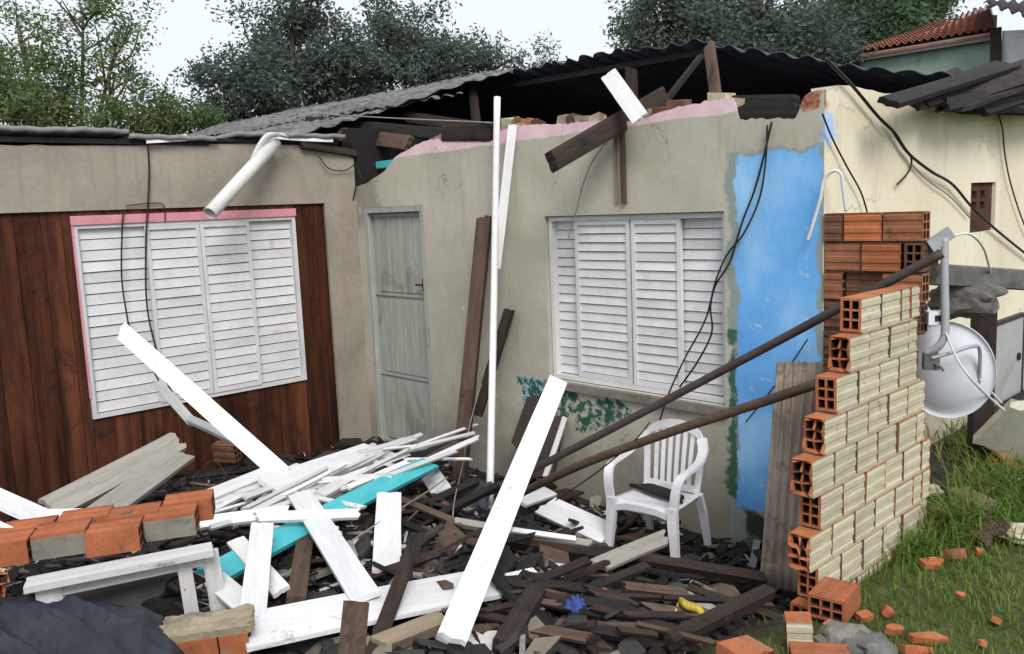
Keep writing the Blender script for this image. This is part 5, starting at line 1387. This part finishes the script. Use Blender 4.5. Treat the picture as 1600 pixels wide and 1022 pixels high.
tree('broadleaf_tree', 'brighter green broadleaf tree beside the red tiled roof', gb(1390, 15), 1.6,
     [bl(1350, 30, 14.5, 65, 1.5), bl(1410, 20, 14.5, 60, 1.4), bl(1460, 5, 15, 45, 1.0), bl(1310, 60, 14.5, 50, 1.5), bl(1380, -40, 15, 70, 1.0), bl(1360, 70, 14.2, 30, 1.2)],
     560, .10, ['leaf_green', 'leaf_mid', 'leaf_green'], 35, .14, 42, trunk_r=.16)
tree('sapling', 'thin sapling showing above the roof ridge in the sky gap', gb(855, 13), 1.6,
     [bl(855, 75, 13, 18, .35), bl(850, 100, 13, 24, .8), bl(880, 112, 13, 16, .6)], 40, .06, ['leaf_mid', 'leaf_dark'], 36, .08, 22, trunk_r=.03)
tree('low_bush', 'pale green bush peeping over the wing roof beside the grey sheets', gb(290, 13), .9,
     [bl(280, 185, 13, 30, 1), bl(320, 190, 13, 25, 1), bl(240, 195, 12.5, 30, 1)], 160, .055, ['leaf_light', 'leaf_green'], 37, .12, 40, trunk_r=.06)

# ================================================================ neighbour's house
NH = empty('neighbour_house', at(1480, 290, d=12.5)); tag(NH, 'neighbouring green house with a red clay tiled roof behind the ruin', 'house')
NH_parts = []
d_ = 12.5
e0, e1 = at(1338, 86, d=13.2), at(1556, 50, d=11.8)          # eave line
r0, r1 = at(1398, 62, d=14.6), at(1548, 12, d=13.0)          # ridge line
edir = (e1 - e0); 
def RP(u, v): return e0.lerp(e1, u).lerp(r0.lerp(r1, u), v)
rows = 12
for k in range(rows):
    v0, v1 = k / rows, (k + 1) / rows
    corr('tile_course', lambda u, v, v0=v0, v1=v1: RP(u, v0 + (v1 - v0) * v * 1.1) + Vector((0, 0, .02 + .035 * (1 - v))), 110, 1, .022, 18, M['roof_tile'], NH, thick=.015)
vs = [RP(u, v) + Vector((0, 0, dz)) for dz in (-.05, -.02) for u, v in ((0, 0), (1, 0), (1, 1.02), (0, 1.02))]
mesh('roof_deck', vs, [(3, 2, 1, 0), (4, 5, 6, 7), (0, 1, 5, 4), (1, 2, 6, 5), (2, 3, 7, 6), (3, 0, 4, 7)], M['roof_tile'], NH)
wl0 = e0 + Vector((0, 0, -.06)); wl1 = e1 + Vector((0, 0, -.06)); inn = (r0 - e0); inn.z = 0; inn = inn.normalized() * .15
def wallq(a, b_, z0, th, mat, nm):
    a = Vector(a); b_ = Vector(b_); nn = (b_ - a).cross(Vector((0, 0, 1))).normalized() * -th
    vs = [Vector((a.x, a.y, z0)), Vector((b_.x, b_.y, z0)), b_, a]; vs += [p + nn for p in vs]
    fs = [(0, 1, 2, 3), (7, 6, 5, 4), (0, 4, 5, 1), (1, 5, 6, 2), (2, 6, 7, 3), (3, 7, 4, 0)]
    return mesh(nm, vs, fs, M[mat], NH)
wallq(wl0 + inn, wl1 + inn, 0.2, .15, 'green_wall', 'wall')
wpiece('fascia', e0 + inn * .2 + Vector((0, 0, -.04)), e1 + inn * .2 + Vector((0, 0, -.04)), .10, .03, CAMDIR(e0), M['grey_wood'], NH, jag=.02)
wpiece('corner_post', at(1556, 45, d=11.75), at(1556, 180, d=11.75), .14, .1, CAMDIR(e1), M['burnt_brown'], NH, jag=.02)
wallq(at(1566, 48, d=11.7), at(1760, 40, d=10.6), .2, .15, 'white_wall', 'wall')
def P(u, v): return at(1536, 6, d=11.5).lerp(at(1760, 70, d=10.2), u).lerp(at(1545, 0, d=13.2).lerp(at(1760, 20, d=12.2), u), v)
corr('upper_roof_sheet', P, 60, 2, .03, 12, M['sooty_roof'], NH, thick=.02)
wallq(r0 + Vector((0, 0, -.1)), r1 + Vector((0, 0, -.1)), .2, .15, 'green_wall', 'wall')
